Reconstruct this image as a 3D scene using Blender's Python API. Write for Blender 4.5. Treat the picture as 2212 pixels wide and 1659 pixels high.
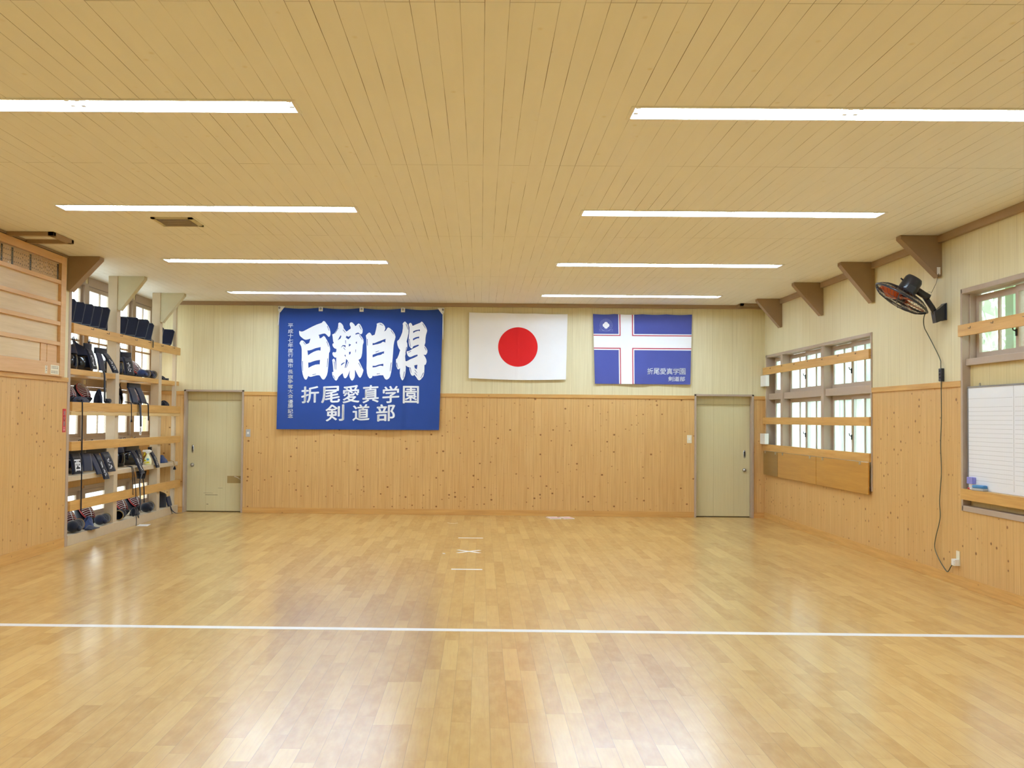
import bpy, bmesh, math, random
from mathutils import Vector, Matrix, Euler
from mathutils.geometry import tessellate_polygon

for o in list(bpy.data.objects):
    bpy.data.objects.remove(o, do_unlink=True)
SC = bpy.context.scene
COL = SC.collection
R = random.Random(7)

# ------------------------------------------------------------------ camera
XR, XL, H, D = 4.432, -4.717, 3.308, 16.8675       # right wall, left wall, ceiling, camera distance
FPX, W, HH = 2330.0, 2212.0, 1659.0
cam = bpy.data.cameras.new('camera')
cam_o = bpy.data.objects.new('camera', cam)
COL.objects.link(cam_o)
cam.sensor_fit = 'HORIZONTAL'
cam.sensor_width = 36.0
cam.lens = FPX / W * 36.0
cam.shift_x = 97.105 / W
cam.clip_start = 0.05
cam.clip_end = 200
_pitch, _yaw, _roll = 0.0322, -0.0126, 0.0093
_cy, _sy, _cp, _sp, _cr, _sr = (math.cos(_yaw), math.sin(_yaw), math.cos(_pitch), math.sin(_pitch), math.cos(_roll), math.sin(_roll))
_r = Vector((_cy, -_sy, 0)); _f = Vector((_sy, _cy, 0)); _u = Vector((0, 0, 1))
_f2 = _cp * _f + _sp * _u
_u2 = -_sp * _f + _cp * _u
_r3 = _cr * _r + _sr * _u2
_u3 = -_sr * _r + _cr * _u2
_m = Matrix(((_r3.x, _u3.x, -_f2.x, 0), (_r3.y, _u3.y, -_f2.y, -D), (_r3.z, _u3.z, -_f2.z, 1.5), (0, 0, 0, 1)))
cam_o.matrix_world = _m
SC.camera = cam_o

# ------------------------------------------------------------------ view, sky, light levels
SC.view_settings.view_transform = 'Standard'
SC.view_settings.look = 'None'
SC.view_settings.gamma = 1.0
SC.view_settings.use_curve_mapping = False
SC.view_settings.exposure = 0.22
TUBE_EMISSION = 60.0
SKY_STRENGTH = 4.5
SC.cycles.use_denoising = True
SC.cycles.max_bounces = 10
SC.cycles.diffuse_bounces = 6
SC.cycles.glossy_bounces = 4
SC.cycles.transmission_bounces = 6
SC.cycles.transparent_max_bounces = 12
SC.cycles.sample_clamp_indirect = 6.0
SC.cycles.caustics_reflective = False
SC.cycles.caustics_refractive = False
world = bpy.data.worlds.new('overcast_sky')
SC.world = world
world.use_nodes = True
_bg = world.node_tree.nodes['Background']
_bg.inputs[0].default_value = (0.90, 0.97, 1.0, 1)
_bg.inputs[1].default_value = SKY_STRENGTH

# ------------------------------------------------------------------ materials
def lin(c):
    out = []
    for v in c:
        v = v / 255.0
        out.append(v / 12.92 if v <= 0.04045 else ((v + 0.055) / 1.055) ** 2.4)
    return tuple(out) + (1.0,)

class NT:
    def __init__(s, name):
        s.m = bpy.data.materials.new(name)
        s.m.use_nodes = True
        s.n = s.m.node_tree.nodes
        s.l = s.m.node_tree.links
        s.b = s.n['Principled BSDF']
        s._c = None
    def node(s, t, **kw):
        nd = s.n.new(t)
        for k, v in kw.items():
            setattr(nd, k, v)
        return nd
    def put(s, sock, v):
        if isinstance(v, (int, float)):
            sock.default_value = v
        elif isinstance(v, tuple):
            sock.default_value = v
        else:
            s.l.new(v, sock)
    def coord(s):
        if s._c is None:
            tc = s.node('ShaderNodeTexCoord')
            sp = s.node('ShaderNodeSeparateXYZ')
            s.l.new(tc.outputs['Object'], sp.inputs[0])
            s._c = (tc.outputs['Object'], sp.outputs[0], sp.outputs[1], sp.outputs[2])
        return s._c
    def mth(s, op, a, b=0.0, c=0.0, clamp=False):
        nd = s.node('ShaderNodeMath', operation=op, use_clamp=clamp)
        s.put(nd.inputs[0], a); s.put(nd.inputs[1], b); s.put(nd.inputs[2], c)
        return nd.outputs[0]
    def vec(s, x, y, z=0.0):
        nd = s.node('ShaderNodeCombineXYZ')
        s.put(nd.inputs[0], x); s.put(nd.inputs[1], y); s.put(nd.inputs[2], z)
        return nd.outputs[0]
    def white(s, v):
        nd = s.node('ShaderNodeTexWhiteNoise', noise_dimensions='3D')
        s.l.new(v, nd.inputs[0])
        return nd.outputs[0]
    def noise(s, v, scale, detail=2.0, rough=0.5):
        nd = s.node('ShaderNodeTexNoise', noise_dimensions='3D')
        s.l.new(v, nd.inputs['Vector'])
        nd.inputs['Scale'].default_value = scale
        nd.inputs['Detail'].default_value = detail
        nd.inputs['Roughness'].default_value = rough
        return nd.outputs[0]
    def voro(s, v, scale, rnd=1.0):
        nd = s.node('ShaderNodeTexVoronoi', voronoi_dimensions='3D', feature='F1')
        s.l.new(v, nd.inputs['Vector'])
        nd.inputs['Scale'].default_value = scale
        nd.inputs['Randomness'].default_value = rnd
        return nd.outputs['Distance'], nd.outputs['Color']
    def rng(s, v, a, b, c=0.0, d=1.0):
        nd = s.node('ShaderNodeMapRange')
        s.put(nd.inputs[0], v)
        nd.inputs[1].default_value = a; nd.inputs[2].default_value = b
        nd.inputs[3].default_value = c; nd.inputs[4].default_value = d
        return nd.outputs[0]
    def mix(s, f, a, b, mode='MIX'):
        nd = s.node('ShaderNodeMix', data_type='RGBA', blend_type=mode)
        s.put(nd.inputs[0], f); s.put(nd.inputs[6], a); s.put(nd.inputs[7], b)
        return nd.outputs[2]
    def bump(s, h, strength, dist):
        nd = s.node('ShaderNodeBump')
        nd.inputs['Strength'].default_value = strength
        nd.inputs['Distance'].default_value = dist
        s.l.new(h, nd.inputs['Height'])
        s.l.new(nd.outputs[0], s.b.inputs['Normal'])
    def base(s, c):
        s.put(s.b.inputs['Base Color'], c)
    def set(s, rough=0.5, metal=0.0, spec=0.5, coat=0.0, coat_r=0.1):
        s.put(s.b.inputs['Roughness'], rough)
        s.b.inputs['Metallic'].default_value = metal
        s.b.inputs['Specular IOR Level'].default_value = spec
        s.b.inputs['Coat Weight'].default_value = coat
        s.b.inputs['Coat Roughness'].default_value = coat_r
        return s.m

def boards(n, u, width, phase, gap):
    """board index, gap mask, fraction for boards laid side by side along u"""
    t = n.mth('ADD', n.mth('DIVIDE', u, width), -phase / width + 100.0)
    row = n.mth('FLOOR', t)
    fr = n.mth('FRACT', t)
    d = n.mth('MULTIPLY', n.mth('MINIMUM', fr, n.mth('SUBTRACT', 1.0, fr)), width)
    mask = n.rng(d, gap * 0.55, gap * 1.25, 1.0, 0.0)
    return row, mask, fr

def mat_plain(name, rgb, rough=0.55, metal=0.0, spec=0.4, var=0.06, scale=14.0, coat=0.0):
    n = NT(name)
    v = n.coord()[0]
    ns = n.noise(v, scale, 3)
    c = lin(rgb)
    dk = tuple(x * (1 - var) for x in c[:3]) + (1,)
    lt = tuple(min(1, x * (1 + var)) for x in c[:3]) + (1,)
    n.base(n.mix(ns, dk, lt))
    return n.set(rough, metal, spec, coat)

def mat_wood(name, rgb_a, rgb_b, axis=1, rough=0.45, knots=0.0, coat=0.0, scale=1.0):
    """sawn timber with grain running along axis (0 x, 1 y, 2 z)"""
    n = NT(name)
    p, x, y, z = n.coord()
    st = [11.0, 11.0, 11.0]; st[axis] = 0.7
    v = n.vec(n.mth('MULTIPLY', x, st[0]), n.mth('MULTIPLY', y, st[1]), n.mth('MULTIPLY', z, st[2]))
    g = n.noise(v, 2.2 * scale, 4, 0.6)
    st2 = [60.0, 60.0, 60.0]; st2[axis] = 2.5
    v2 = n.vec(n.mth('MULTIPLY', x, st2[0]), n.mth('MULTIPLY', y, st2[1]), n.mth('MULTIPLY', z, st2[2]))
    g2 = n.noise(v2, 1.0, 2)
    f = n.mth('ADD', n.rng(g, 0.3, 0.7, 0.0, 0.75), n.rng(g2, 0.35, 0.65, 0.0, 0.25))
    c = n.mix(f, lin(rgb_a), lin(rgb_b))
    if knots:
        d, cc = n.voro(p, 5.5)
        k = n.rng(d, 0.03, 0.075, 1.0, 0.0)
        c = n.mix(n.mth('MULTIPLY', k, knots), c, lin((105, 66, 30)))
    n.base(c)
    return n.set(rough, 0, 0.4, coat, 0.2)

def mat_wainscot(name, axis):
    n = NT(name)
    p, x, y, z = n.coord()
    u = x if axis == 0 else y
    row, gap, fr = boards(n, u, 0.1155, 0.03, 0.0016)
    rid = n.white(n.vec(row, 3.7, 1.0))
    v = n.vec(n.mth('MULTIPLY', u, 70.0), n.mth('MULTIPLY', z, 1.6), row)
    g = n.noise(v, 1.0, 3, 0.6)
    c = n.mix(n.rng(g, 0.3, 0.7), lin((198, 156, 96)), lin((219, 183, 124)))
    c = n.mix(n.mth('MULTIPLY', n.rng(rid, 0.0, 1.0, 0.0, 0.30), 1.0), c, lin((200, 157, 98)))
    v2 = n.vec(n.mth('MULTIPLY', u, 1.0), n.mth('MULTIPLY', z, 1.25), n.mth('MULTIPLY', row, 3.1))
    d, cc = n.voro(v2, 10.5)
    sp = n.node('ShaderNodeSeparateColor'); n.l.new(cc, sp.inputs[0])
    rad = n.rng(sp.outputs[0], 0.1, 1.0, 0.0, 0.20)
    k = n.rng(n.mth('SUBTRACT', rad, d), 0.0, 0.045, 0.0, 1.0)
    c = n.mix(n.mth('MULTIPLY', k, 0.92), c, lin((96, 60, 30)))
    halo = n.rng(n.mth('SUBTRACT', rad, d), -0.12, 0.02, 0.0, 0.25)
    c = n.mix(halo, c, lin((176, 122, 60)))
    c = n.mix(n.mth('MULTIPLY', gap, 0.55), c, lin((120, 82, 40)))
    n.base(c)
    n.bump(n.mth('SUBTRACT', 1.0, gap), 0.5, 0.003)
    return n.set(0.42, 0, 0.35)

def mat_panel(name, axis, rgb_a=(214, 203, 164), rgb_b=(229, 220, 184)):
    n = NT(name)
    p, x, y, z = n.coord()
    u = x if axis == 0 else y
    row, gap, fr = boards(n, u, 0.3128, 0.176 if axis == 0 else -5.098, 0.0022)
    v = n.vec(n.mth('MULTIPLY', u, 55.0), n.mth('MULTIPLY', z, 1.2), row)
    g = n.noise(v, 1.0, 3, 0.65)
    c = n.mix(n.rng(g, 0.28, 0.72), lin(rgb_a), lin(rgb_b))
    rid = n.white(n.vec(row, 8.2, 2.0))
    c = n.mix(n.mth('MULTIPLY', rid, 0.22), c, lin((210, 201, 154)))
    c = n.mix(n.mth('MULTIPLY', gap, 0.45), c, lin((150, 132, 80)))
    n.base(c)
    n.bump(n.mth('SUBTRACT', 1.0, gap), 0.4, 0.002)
    return n.set(0.5, 0, 0.3)

def mat_floor():
    n = NT('varnished_floor_boards')
    p, x, y, z = n.coord()
    w = 0.0955
    row, gap, fr = boards(n, x, w, 0.06, 0.0011)
    ro = n.white(n.vec(row, 1.3, 5.0))
    t = n.mth('ADD', n.mth('DIVIDE', y, 0.86), n.mth('MULTIPLY', ro, 9.0))
    col = n.mth('FLOOR', t)
    fy = n.mth('FRACT', t)
    de = n.mth('MULTIPLY', n.mth('MINIMUM', fy, n.mth('SUBTRACT', 1.0, fy)), 0.86)
    gend = n.rng(de, 0.0008, 0.002, 1.0, 0.0)
    bid = n.white(n.vec(row, col, 2.0))
    bid2 = n.white(n.vec(row, col, 9.0))
    c = n.mix(bid, lin((192, 148, 78)), lin((217, 180, 110)))
    c = n.mix(n.rng(bid2, 0.8, 1.0, 0.0, 0.40), c, lin((186, 140, 74)))
    off = n.mth('MULTIPLY', bid, 37.0)
    v = n.vec(n.mth('MULTIPLY', x, 9.0), n.mth('ADD', n.mth('MULTIPLY', y, 2.6), off), off)
    fig = n.noise(v, 2.0, 3, 0.55)
    c = n.mix(n.rng(fig, 0.35, 0.7, 0.0, 0.45), c, lin((226, 192, 124)))
    v2 = n.vec(n.mth('MULTIPLY', x, 80.0), n.mth('ADD', n.mth('MULTIPLY', y, 4.0), off), off)
    gr = n.noise(v2, 1.0, 2)
    c = n.mix(n.rng(gr, 0.45, 0.75, 0.0, 0.22), c, lin((178, 136, 82)))
    g = n.mth('MAXIMUM', n.mth('MULTIPLY', gap, 0.55), n.mth('MULTIPLY', gend, 0.28))
    c = n.mix(g, c, lin((128, 104, 74)))
    n.base(c)
    big = n.noise(p, 0.9, 2)
    h = n.mth('ADD', n.mth('MULTIPLY', n.noise(n.vec(n.mth('MULTIPLY', x, 1.0), n.mth('MULTIPLY', y, 1.0), bid), 5.0, 2), 1.0),
              n.mth('MULTIPLY', n.mth('SUBTRACT', 1.0, gap), 0.12))
    n.bump(h, 0.06, 0.010)
    n.set(n.rng(big, 0.3, 0.7, 0.17, 0.23), 0, 0.9, 0.35, 0.36)
    return n.m

def mat_ceiling():
    n = NT('painted_ceiling_boards')
    p, x, y, z = n.coord()
    row, gap, fr = boards(n, x, 0.1092, 0.004, 0.0016)
    open_ = n.noise(n.vec(n.mth('MULTIPLY', row, 7.31), n.mth('MULTIPLY', y, 0.55), 0.0), 1.0, 3, 0.7)
    # seams gape in the stretch nearest the door end and are tight towards the far wall
    far = n.rng(y, -16.0, 0.0, 0.08, 0.0)
    gm = n.mth('MULTIPLY', gap, n.rng(n.mth('ADD', open_, far), 0.50, 0.64, 0.10, 1.0))
    v = n.vec(n.mth('MULTIPLY', x, 12.0), n.mth('MULTIPLY', y, 1.5), row)
    g = n.noise(v, 1.0, 3)
    c = n.mix(g, lin((236, 236, 236)), lin((245, 245, 247)))
    d, cc = n.voro(n.vec(n.mth('MULTIPLY', x, 1.4), n.mth('MULTIPLY', y, 1.0), row), 5.0)
    k = n.rng(d, 0.02, 0.13, 0.42, 0.0)
    zone = n.rng(n.noise(n.vec(row, n.mth('FLOOR', n.mth('DIVIDE', n.mth('ADD', y, 0.1), 3.03)), 0.3), 1.7, 0), 0.45, 0.6)
    c = n.mix(n.mth('MULTIPLY', k, zone), c, lin((212, 198, 160)))
    t = n.mth('FRACT', n.mth('ADD', n.mth('DIVIDE', n.mth('ADD', y, 0.20), 3.01), 20.0))
    de = n.mth('MULTIPLY', n.mth('MINIMUM', t, n.mth('SUBTRACT', 1.0, t)), 3.01)
    ge = n.mth('MULTIPLY', n.rng(de, 0.002, 0.006, 1.0, 0.0), n.rng(n.white(n.vec(row, 4.0, 4.0)), 0.2, 0.9, 0.05, 0.5))
    c = n.mix(n.mth('MAXIMUM', gm, ge), c, lin((74, 56, 28)))
    n.base(c)
    n.bump(n.mth('SUBTRACT', 1.0, gap), 0.25, 0.002)
    return n.set(0.55, 0, 0.3)

def mat_emit(name, rgb, s):
    n = NT(name)
    n.b.inputs['Emission Color'].default_value = rgb + (1,)
    n.b.inputs['Emission Strength'].default_value = s
    n.base(rgb + (1,))
    return n.m

def mat_glass(name, tint, clear=0.9, haze=0.0, rough=0.02, refl_streak=False):
    """thin pane: see-through, with a little scattering film and a surface reflection"""
    n = NT(name)
    n.n.remove(n.b)
    out = [q for q in n.n if q.type == 'OUTPUT_MATERIAL'][0]
    tr = n.node('ShaderNodeBsdfTransparent'); tr.inputs[0].default_value = tint + (1,)
    tl = n.node('ShaderNodeBsdfTranslucent'); tl.inputs[0].default_value = (0.93, 0.97, 1.0, 1)
    gl = n.node('ShaderNodeBsdfGlossy'); gl.inputs['Roughness'].default_value = rough
    m1 = n.node('ShaderNodeMixShader'); m2 = n.node('ShaderNodeMixShader')
    p = n.coord()[0]
    if refl_streak:  # vertical reflection streaks are put into the haze amount
        _, x, y, z = n.coord()
        f = n.rng(n.noise(n.vec(n.mth('MULTIPLY', x, 2.0), n.mth('MULTIPLY', y, 14.0), n.mth('MULTIPLY', z, 1.1)), 1.0, 3), 0.35, 0.65, haze * 0.6, min(1.0, haze * 1.35))
        n.l.new(f, m1.inputs[0])
    else:
        m1.inputs[0].default_value = haze
    n.l.new(tr.outputs[0], m1.inputs[1]); n.l.new(tl.outputs[0], m1.inputs[2])
    lw = n.node('ShaderNodeLayerWeight'); lw.inputs[0].default_value = 0.5
    n.l.new(n.mth('ADD', 0.03, n.mth('MULTIPLY', n.mth('POWER', lw.outputs['Facing'], 5.0), 0.55)), m2.inputs[0])
    n.l.new(m1.outputs[0], m2.inputs[1]); n.l.new(gl.outputs[0], m2.inputs[2])
    n.l.new(m2.outputs[0], out.inputs[0])
    return n.m

def mat_cloth(name, rgb, rough=0.85, weave=420.0, var=0.12, sheen=0.2):
    n = NT(name)
    p, x, y, z = n.coord()
    a = n.noise(n.vec(n.mth('MULTIPLY', x, 1.0), n.mth('MULTIPLY', y, 1.0), n.mth('MULTIPLY', z, 0.2)), weave, 1)
    b = n.noise(p, 7.0, 3)
    c = lin(rgb)
    dk = tuple(v * (1 - var) for v in c[:3]) + (1,)
    lt = tuple(min(1, v * (1 + var)) for v in c[:3]) + (1,)
    n.base(n.mix(n.mth('ADD', n.mth('MULTIPLY', a, 0.5), n.mth('MULTIPLY', b, 0.5)), dk, lt))
    n.b.inputs['Sheen Weight'].default_value = sheen
    return n.set(rough, 0, 0.2)

M = {}
M['floor'] = mat_floor()
M['ceiling'] = mat_ceiling()
M['wains_x'] = mat_wainscot('knotty_wainscot_boards_across', 0)
M['wains_y'] = mat_wainscot('knotty_wainscot_boards_along', 1)
M['panel_x'] = mat_panel('yellow_wall_panels_across', 0)
M['panel_y'] = mat_panel('yellow_wall_panels_along', 1)
M['panel_board'] = mat_panel('tan_board_panel', 1, (205, 186, 134), (218, 200, 150))
M['trim'] = mat_plain('taupe_painted_trim', (178, 160, 142), 0.5)
M['brace'] = mat_plain('brown_painted_brace', (150, 126, 100), 0.55)
M['moulding'] = mat_plain('brown_painted_moulding', (160, 136, 110), 0.55)
M['post'] = mat_plain('beige_painted_post', (202, 186, 160), 0.5)
M['post_cream'] = mat_plain('cream_painted_brace', (202, 196, 168), 0.55)
M['rail'] = mat_wood('pine_rail', (191, 144, 78), (218, 174, 104), 1, 0.42, 0.5)
M['rail_x'] = mat_wood('pine_cap_rail', (190, 142, 78), (212, 168, 100), 0, 0.42, 0.5)
M['batten'] = mat_wood('pale_batten', (206, 176, 120), (222, 196, 142), 1, 0.5, 0.2)
M['board'] = mat_wood('golden_plywood', (176, 126, 52), (196, 146, 68), 1, 0.35, 0.0, 0.3, 0.6)
M['board_dark'] = mat_wood('dark_plywood', (132, 100, 48), (150, 116, 60), 1, 0.4, 0.0, 0.2, 0.6)
M['nameboard'] = mat_wood('pale_cypress', (206, 182, 138), (222, 200, 158), 1, 0.4, 0.0, 0.15)
M['namerail'] = mat_wood('cypress_rail', (204, 158, 104), (218, 178, 126), 1, 0.4, 0.0, 0.15)
M['tag'] = mat_wood('cypress_tag', (198, 164, 116), (214, 182, 134), 2, 0.4)
M['ink'] = mat_plain('ink', (58, 46, 36), 0.6)
M['black'] = mat_plain('black_lacquer', (26, 26, 30), 0.25, 0, 0.5)
M['door'] = mat_panel('olive_door_veneer', 0, (206, 198, 158), (216, 208, 170))
M['steel'] = mat_plain('brushed_steel', (196, 194, 188), 0.3, 0.9)
M['dark_steel'] = mat_plain('dark_steel', (70, 66, 60), 0.4, 0.7)
M['white_metal'] = mat_plain('white_enamel', (236, 236, 232), 0.35, 0, 0.4, 0.02)
M['tube'] = mat_emit('fluorescent_tube_glow', (0.74, 0.94, 1.17), TUBE_EMISSION)
M['white'] = mat_plain('white_plastic', (236, 236, 232), 0.4, 0, 0.4, 0.02)
M['cream'] = mat_plain('cream_plastic', (232, 226, 200), 0.4, 0, 0.4, 0.02)
M['grey'] = mat_plain('grey_plastic', (176, 178, 180), 0.45)
M['ventgrey'] = mat_plain('vent_grey', (176, 166, 158), 0.6)
M['tape'] = mat_plain('white_floor_tape', (240, 240, 240), 0.45, 0, 0.4, 0.02)
M['paper'] = mat_plain('white_paper', (240, 238, 236), 0.7, 0, 0.3, 0.02)
M['pink'] = mat_plain('pink_print', (212, 150, 160), 0.6)
M['redprint'] = mat_plain('red_print', (178, 50, 52), 0.6)
M['red'] = mat_plain('sign_red', (186, 44, 54), 0.4)
M['tan_tape'] = mat_plain('tan_packing_tape', (164, 142, 92), 0.35)
M['banner'] = mat_cloth('banner_blue_cotton', (42, 70, 142), 0.85)
M['flag_blue'] = mat_cloth('flag_blue_nylon', (74, 82, 152), 0.7)
M['flag_white'] = mat_cloth('white_flag_cotton', (242, 245, 250), 0.85, 420, 0.03)
M['flag_red'] = mat_cloth('flag_red', (206, 32, 34), 0.85, 420, 0.06)
M['flag_stripe'] = mat_cloth('flag_dark_red', (176, 62, 82), 0.7)
M['flag_dim'] = mat_cloth('flag_emblem_blue', (128, 138, 190), 0.7)
M['banner_white'] = mat_cloth('banner_white_print', (242, 246, 252), 0.8, 420, 0.03)
M['navy'] = mat_cloth('navy_quilted_cotton', (30, 36, 58), 0.85, 300, 0.25)
M['navy2'] = mat_cloth('faded_indigo_cotton', (46, 62, 104), 0.85, 300, 0.25)
M['navyblk'] = mat_cloth('black_indigo_cotton', (22, 25, 38), 0.85, 300, 0.25)
M['piping'] = mat_cloth('grey_piping', (92, 98, 106), 0.8)
M['lacquer'] = mat_plain('glossy_black_lacquer', (14, 16, 24), 0.12, 0, 0.6)
M['bar_white'] = mat_plain('grille_metal', (226, 226, 232), 0.25, 0.3)
M['bar_red'] = mat_plain('grille_red_lacquer', (150, 44, 44), 0.35)
M['leather'] = mat_plain('tan_leather', (150, 120, 60), 0.5)
M['fanblack'] = mat_plain('fan_black_plastic', (38, 40, 48), 0.28, 0, 0.5)
M['cord'] = mat_plain('grey_green_cable', (84, 88, 72), 0.45)
M['glass'] = mat_glass('clear_pane', (0.97, 1.0, 0.98), haze=0.05)
M['frosted'] = mat_glass('hazy_pane', (0.92, 0.98, 1.0), haze=0.62, refl_streak=True)
M['cover'] = mat_glass('clear_cover_sheet', (0.97, 0.97, 0.96), haze=0.0, rough=0.04)
M['wb'] = mat_plain('whiteboard_enamel', (224, 228, 236), 0.18, 0, 0.5, 0.01)
M['wbline'] = mat_plain('whiteboard_ruling', (176, 180, 186), 0.3)
M['alu'] = mat_plain('aluminium_edge', (150, 150, 150), 0.35, 0.6)
M['eraser_p'] = mat_plain('violet_felt', (136, 136, 206), 0.7)
M['eraser_b'] = mat_plain('blue_eraser', (72, 132, 184), 0.5)
M['yellow'] = mat_plain('yellow_plastic', (222, 212, 40), 0.4)
M['bottle'] = mat_plain('pale_bottle', (236, 238, 200), 0.35)
M['sky_blue'] = mat_plain('label_blue', (96, 170, 204), 0.5)
M['leaf'] = mat_plain('hedge_leaf', (206, 218, 200), 0.6, 0, 0.3, 0.3, 3.0)
M['soil'] = mat_plain('pale_gravel', (206, 206, 198), 0.9)
M['green_post'] = mat_plain('green_shutter', (150, 186, 150), 0.6)
nb = NT('orange_fan_blade')
nb.base(lin((226, 92, 34)))
nb.b.inputs['Transmission Weight'].default_value = 0.35
M['blade'] = nb.set(0.25, 0, 0.5)

# ------------------------------------------------------------------ mesh helpers
class MB:
    def __init__(s):
        s.v = []; s.f = []; s.mi = []; s.sm = []
    def add(s, vs, fs, mi=0, smooth=False):
        b = len(s.v)
        s.v += [tuple(v) for v in vs]
        for f in fs:
            s.f.append(tuple(i + b for i in f)); s.mi.append(mi); s.sm.append(smooth)
        return s
    def box(s, x0, x1, y0, y1, z0, z1, mi=0):
        x0, x1 = min(x0, x1), max(x0, x1); y0, y1 = min(y0, y1), max(y0, y1); z0, z1 = min(z0, z1), max(z0, z1)
        vs = [(x, y, z) for x in (x0, x1) for y in (y0, y1) for z in (z0, z1)]
        fs = [(0, 1, 3, 2), (4, 6, 7, 5), (0, 4, 5, 1), (2, 3, 7, 6), (0, 2, 6, 4), (1, 5, 7, 3)]
        return s.add(vs, fs, mi)
    def obox(s, mat, sx, sy, sz, mi=0):
        """box of full size sx,sy,sz centred on a matrix"""
        vs = [mat @ Vector((x * sx / 2, y * sy / 2, z * sz / 2)) for x in (-1, 1) for y in (-1, 1) for z in (-1, 1)]
        fs = [(0, 1, 3, 2), (4, 6, 7, 5), (0, 4, 5, 1), (2, 3, 7, 6), (0, 2, 6, 4), (1, 5, 7, 3)]
        return s.add(vs, fs, mi)
    def prism(s, pts, axis, a, b, mi=0):
        """2-D outline extruded along an axis from a to b; pts in the two other axes' order"""
        def P(p, t):
            q = [p[0], p[1]]; q.insert(axis, t); return tuple(q)
        n = len(pts)
        vs = [P(p, a) for p in pts] + [P(p, b) for p in pts]
        fs = [tuple(range(n))[::-1], tuple(range(n, 2 * n))] + [(i, (i + 1) % n, n + (i + 1) % n, n + i) for i in range(n)]
        return s.add(vs, fs, mi)
    def tube(s, pts, r, n=6, mi=0, closed=False, r1=None):
        pts = [Vector(p) for p in pts]
        m = len(pts)
        vs = []; fs = []
        up = None
        for i, p in enumerate(pts):
            if closed:
                t = pts[(i + 1) % m] - pts[i - 1]
            else:
                t = pts[min(i + 1, m - 1)] - pts[max(i - 1, 0)]
            t.normalize()
            if up is None:
                up = Vector((0, 0, 1)) if abs(t.z) < 0.9 else Vector((1, 0, 0))
            a = t.cross(up)
            if a.length < 1e-6:
                a = t.cross(Vector((0, 1, 0)))
            a.normalize()
            b = a.cross(t).normalized()
            up = b
            rr = r if r1 is None else r + (r1 - r) * i / (m - 1)
            for k in range(n):
                q = 2 * math.pi * k / n
                vs.append(p + a * (rr * math.cos(q)) + b * (rr * math.sin(q)))
        for i in range(m if closed else m - 1):
            j = (i + 1) % m
            for k in range(n):
                l = (k + 1) % n
                fs.append((i * n + k, i * n + l, j * n + l, j * n + k))
        if not closed:
            fs.append(tuple(range(n))[::-1]); fs.append(tuple((m - 1) * n + k for k in range(n)))
        return s.add(vs, fs, mi, True)
    def lathe(s, prof, mat=None, n=20, mi=0, sx=1.0, sy=1.0):
        """profile [(r, z)] turned about z, then placed by a matrix"""
        mat = mat or Matrix.Identity(4)
        vs = []; fs = []
        for r, z in prof:
            for k in range(n):
                q = 2 * math.pi * k / n
                vs.append(mat @ Vector((r * math.cos(q) * sx, r * math.sin(q) * sy, z)))
        m = len(prof)
        for i in range(m - 1):
            for k in range(n):
                l = (k + 1) % n
                fs.append((i * n + k, i * n + l, (i + 1) * n + l, (i + 1) * n + k))
        fs.append(tuple(range(n))[::-1]); fs.append(tuple((m - 1) * n + k for k in range(n)))
        return s.add(vs, fs, mi, True)
    def grid(s, fn, nu, nv, mi=0, smooth=True, closed_u=False):
        vs = []; fs = []
        cu = nu if closed_u else nu + 1
        for j in range(nv + 1):
            for i in range(cu):
                vs.append(fn(i / nu, j / nv))
        for j in range(nv):
            for i in range(nu):
                k = (i + 1) % cu
                fs.append((j * cu + i, j * cu + k, (j + 1) * cu + k, (j + 1) * cu + i))
        return s.add(vs, fs, mi, smooth)
    def ellipsoid(s, c, r, nu=16, nv=10, mi=0, mat=None):
        c = Vector(c)
        def fn(u, v):
            a = 2 * math.pi * u; b = math.pi * (v - 0.5) * 0.998
            p = Vector((r[0] * math.cos(a) * math.cos(b), r[1] * math.sin(a) * math.cos(b), r[2] * math.sin(b)))
            if mat is not None:
                p = mat @ p
            return c + p
        return s.grid(fn, nu, nv, mi, True, True)
    def shell(s, fn, nu, nv, th, mi=0):
        """curved sheet of thickness th: fn(u, v) -> (point, normal)"""
        def a(u, v):
            p, q = fn(u, v); return Vector(p)
        def b(u, v):
            p, q = fn(u, v); return Vector(p) + Vector(q).normalized() * th
        s.grid(a, nu, nv, mi); s.grid(b, nu, nv, mi)
        n0 = len(s.v) - 2 * (nu + 1) * (nv + 1); n1 = n0 + (nu + 1) * (nv + 1)
        c = nu + 1
        ed = [i for i in range(c)] + [c * (j + 1) - 1 for j in range(1, nv + 1)] + [nv * c + i for i in range(nu - 1, -1, -1)] + [j * c for j in range(nv - 1, 0, -1)]
        for i in range(len(ed)):
            p, q = ed[i], ed[(i + 1) % len(ed)]
            s.f.append((n0 + p, n0 + q, n1 + q, n1 + p)); s.mi.append(mi); s.sm.append(False)
        return s
    def poly(s, loops, to3, mi=0, size=0.0):
        """outline with holes, given as loops of 2-D points, filled and lifted to 3-D by to3"""
        flat = [p for l in loops for p in l]
        tris = tessellate_polygon([[Vector((p[0], p[1], 0)) for p in l] for l in loops])
        if size:
            flat, tris = fine(flat, tris, size)
        return s.add([to3(p[0], p[1]) for p in flat], tris, mi)
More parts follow.
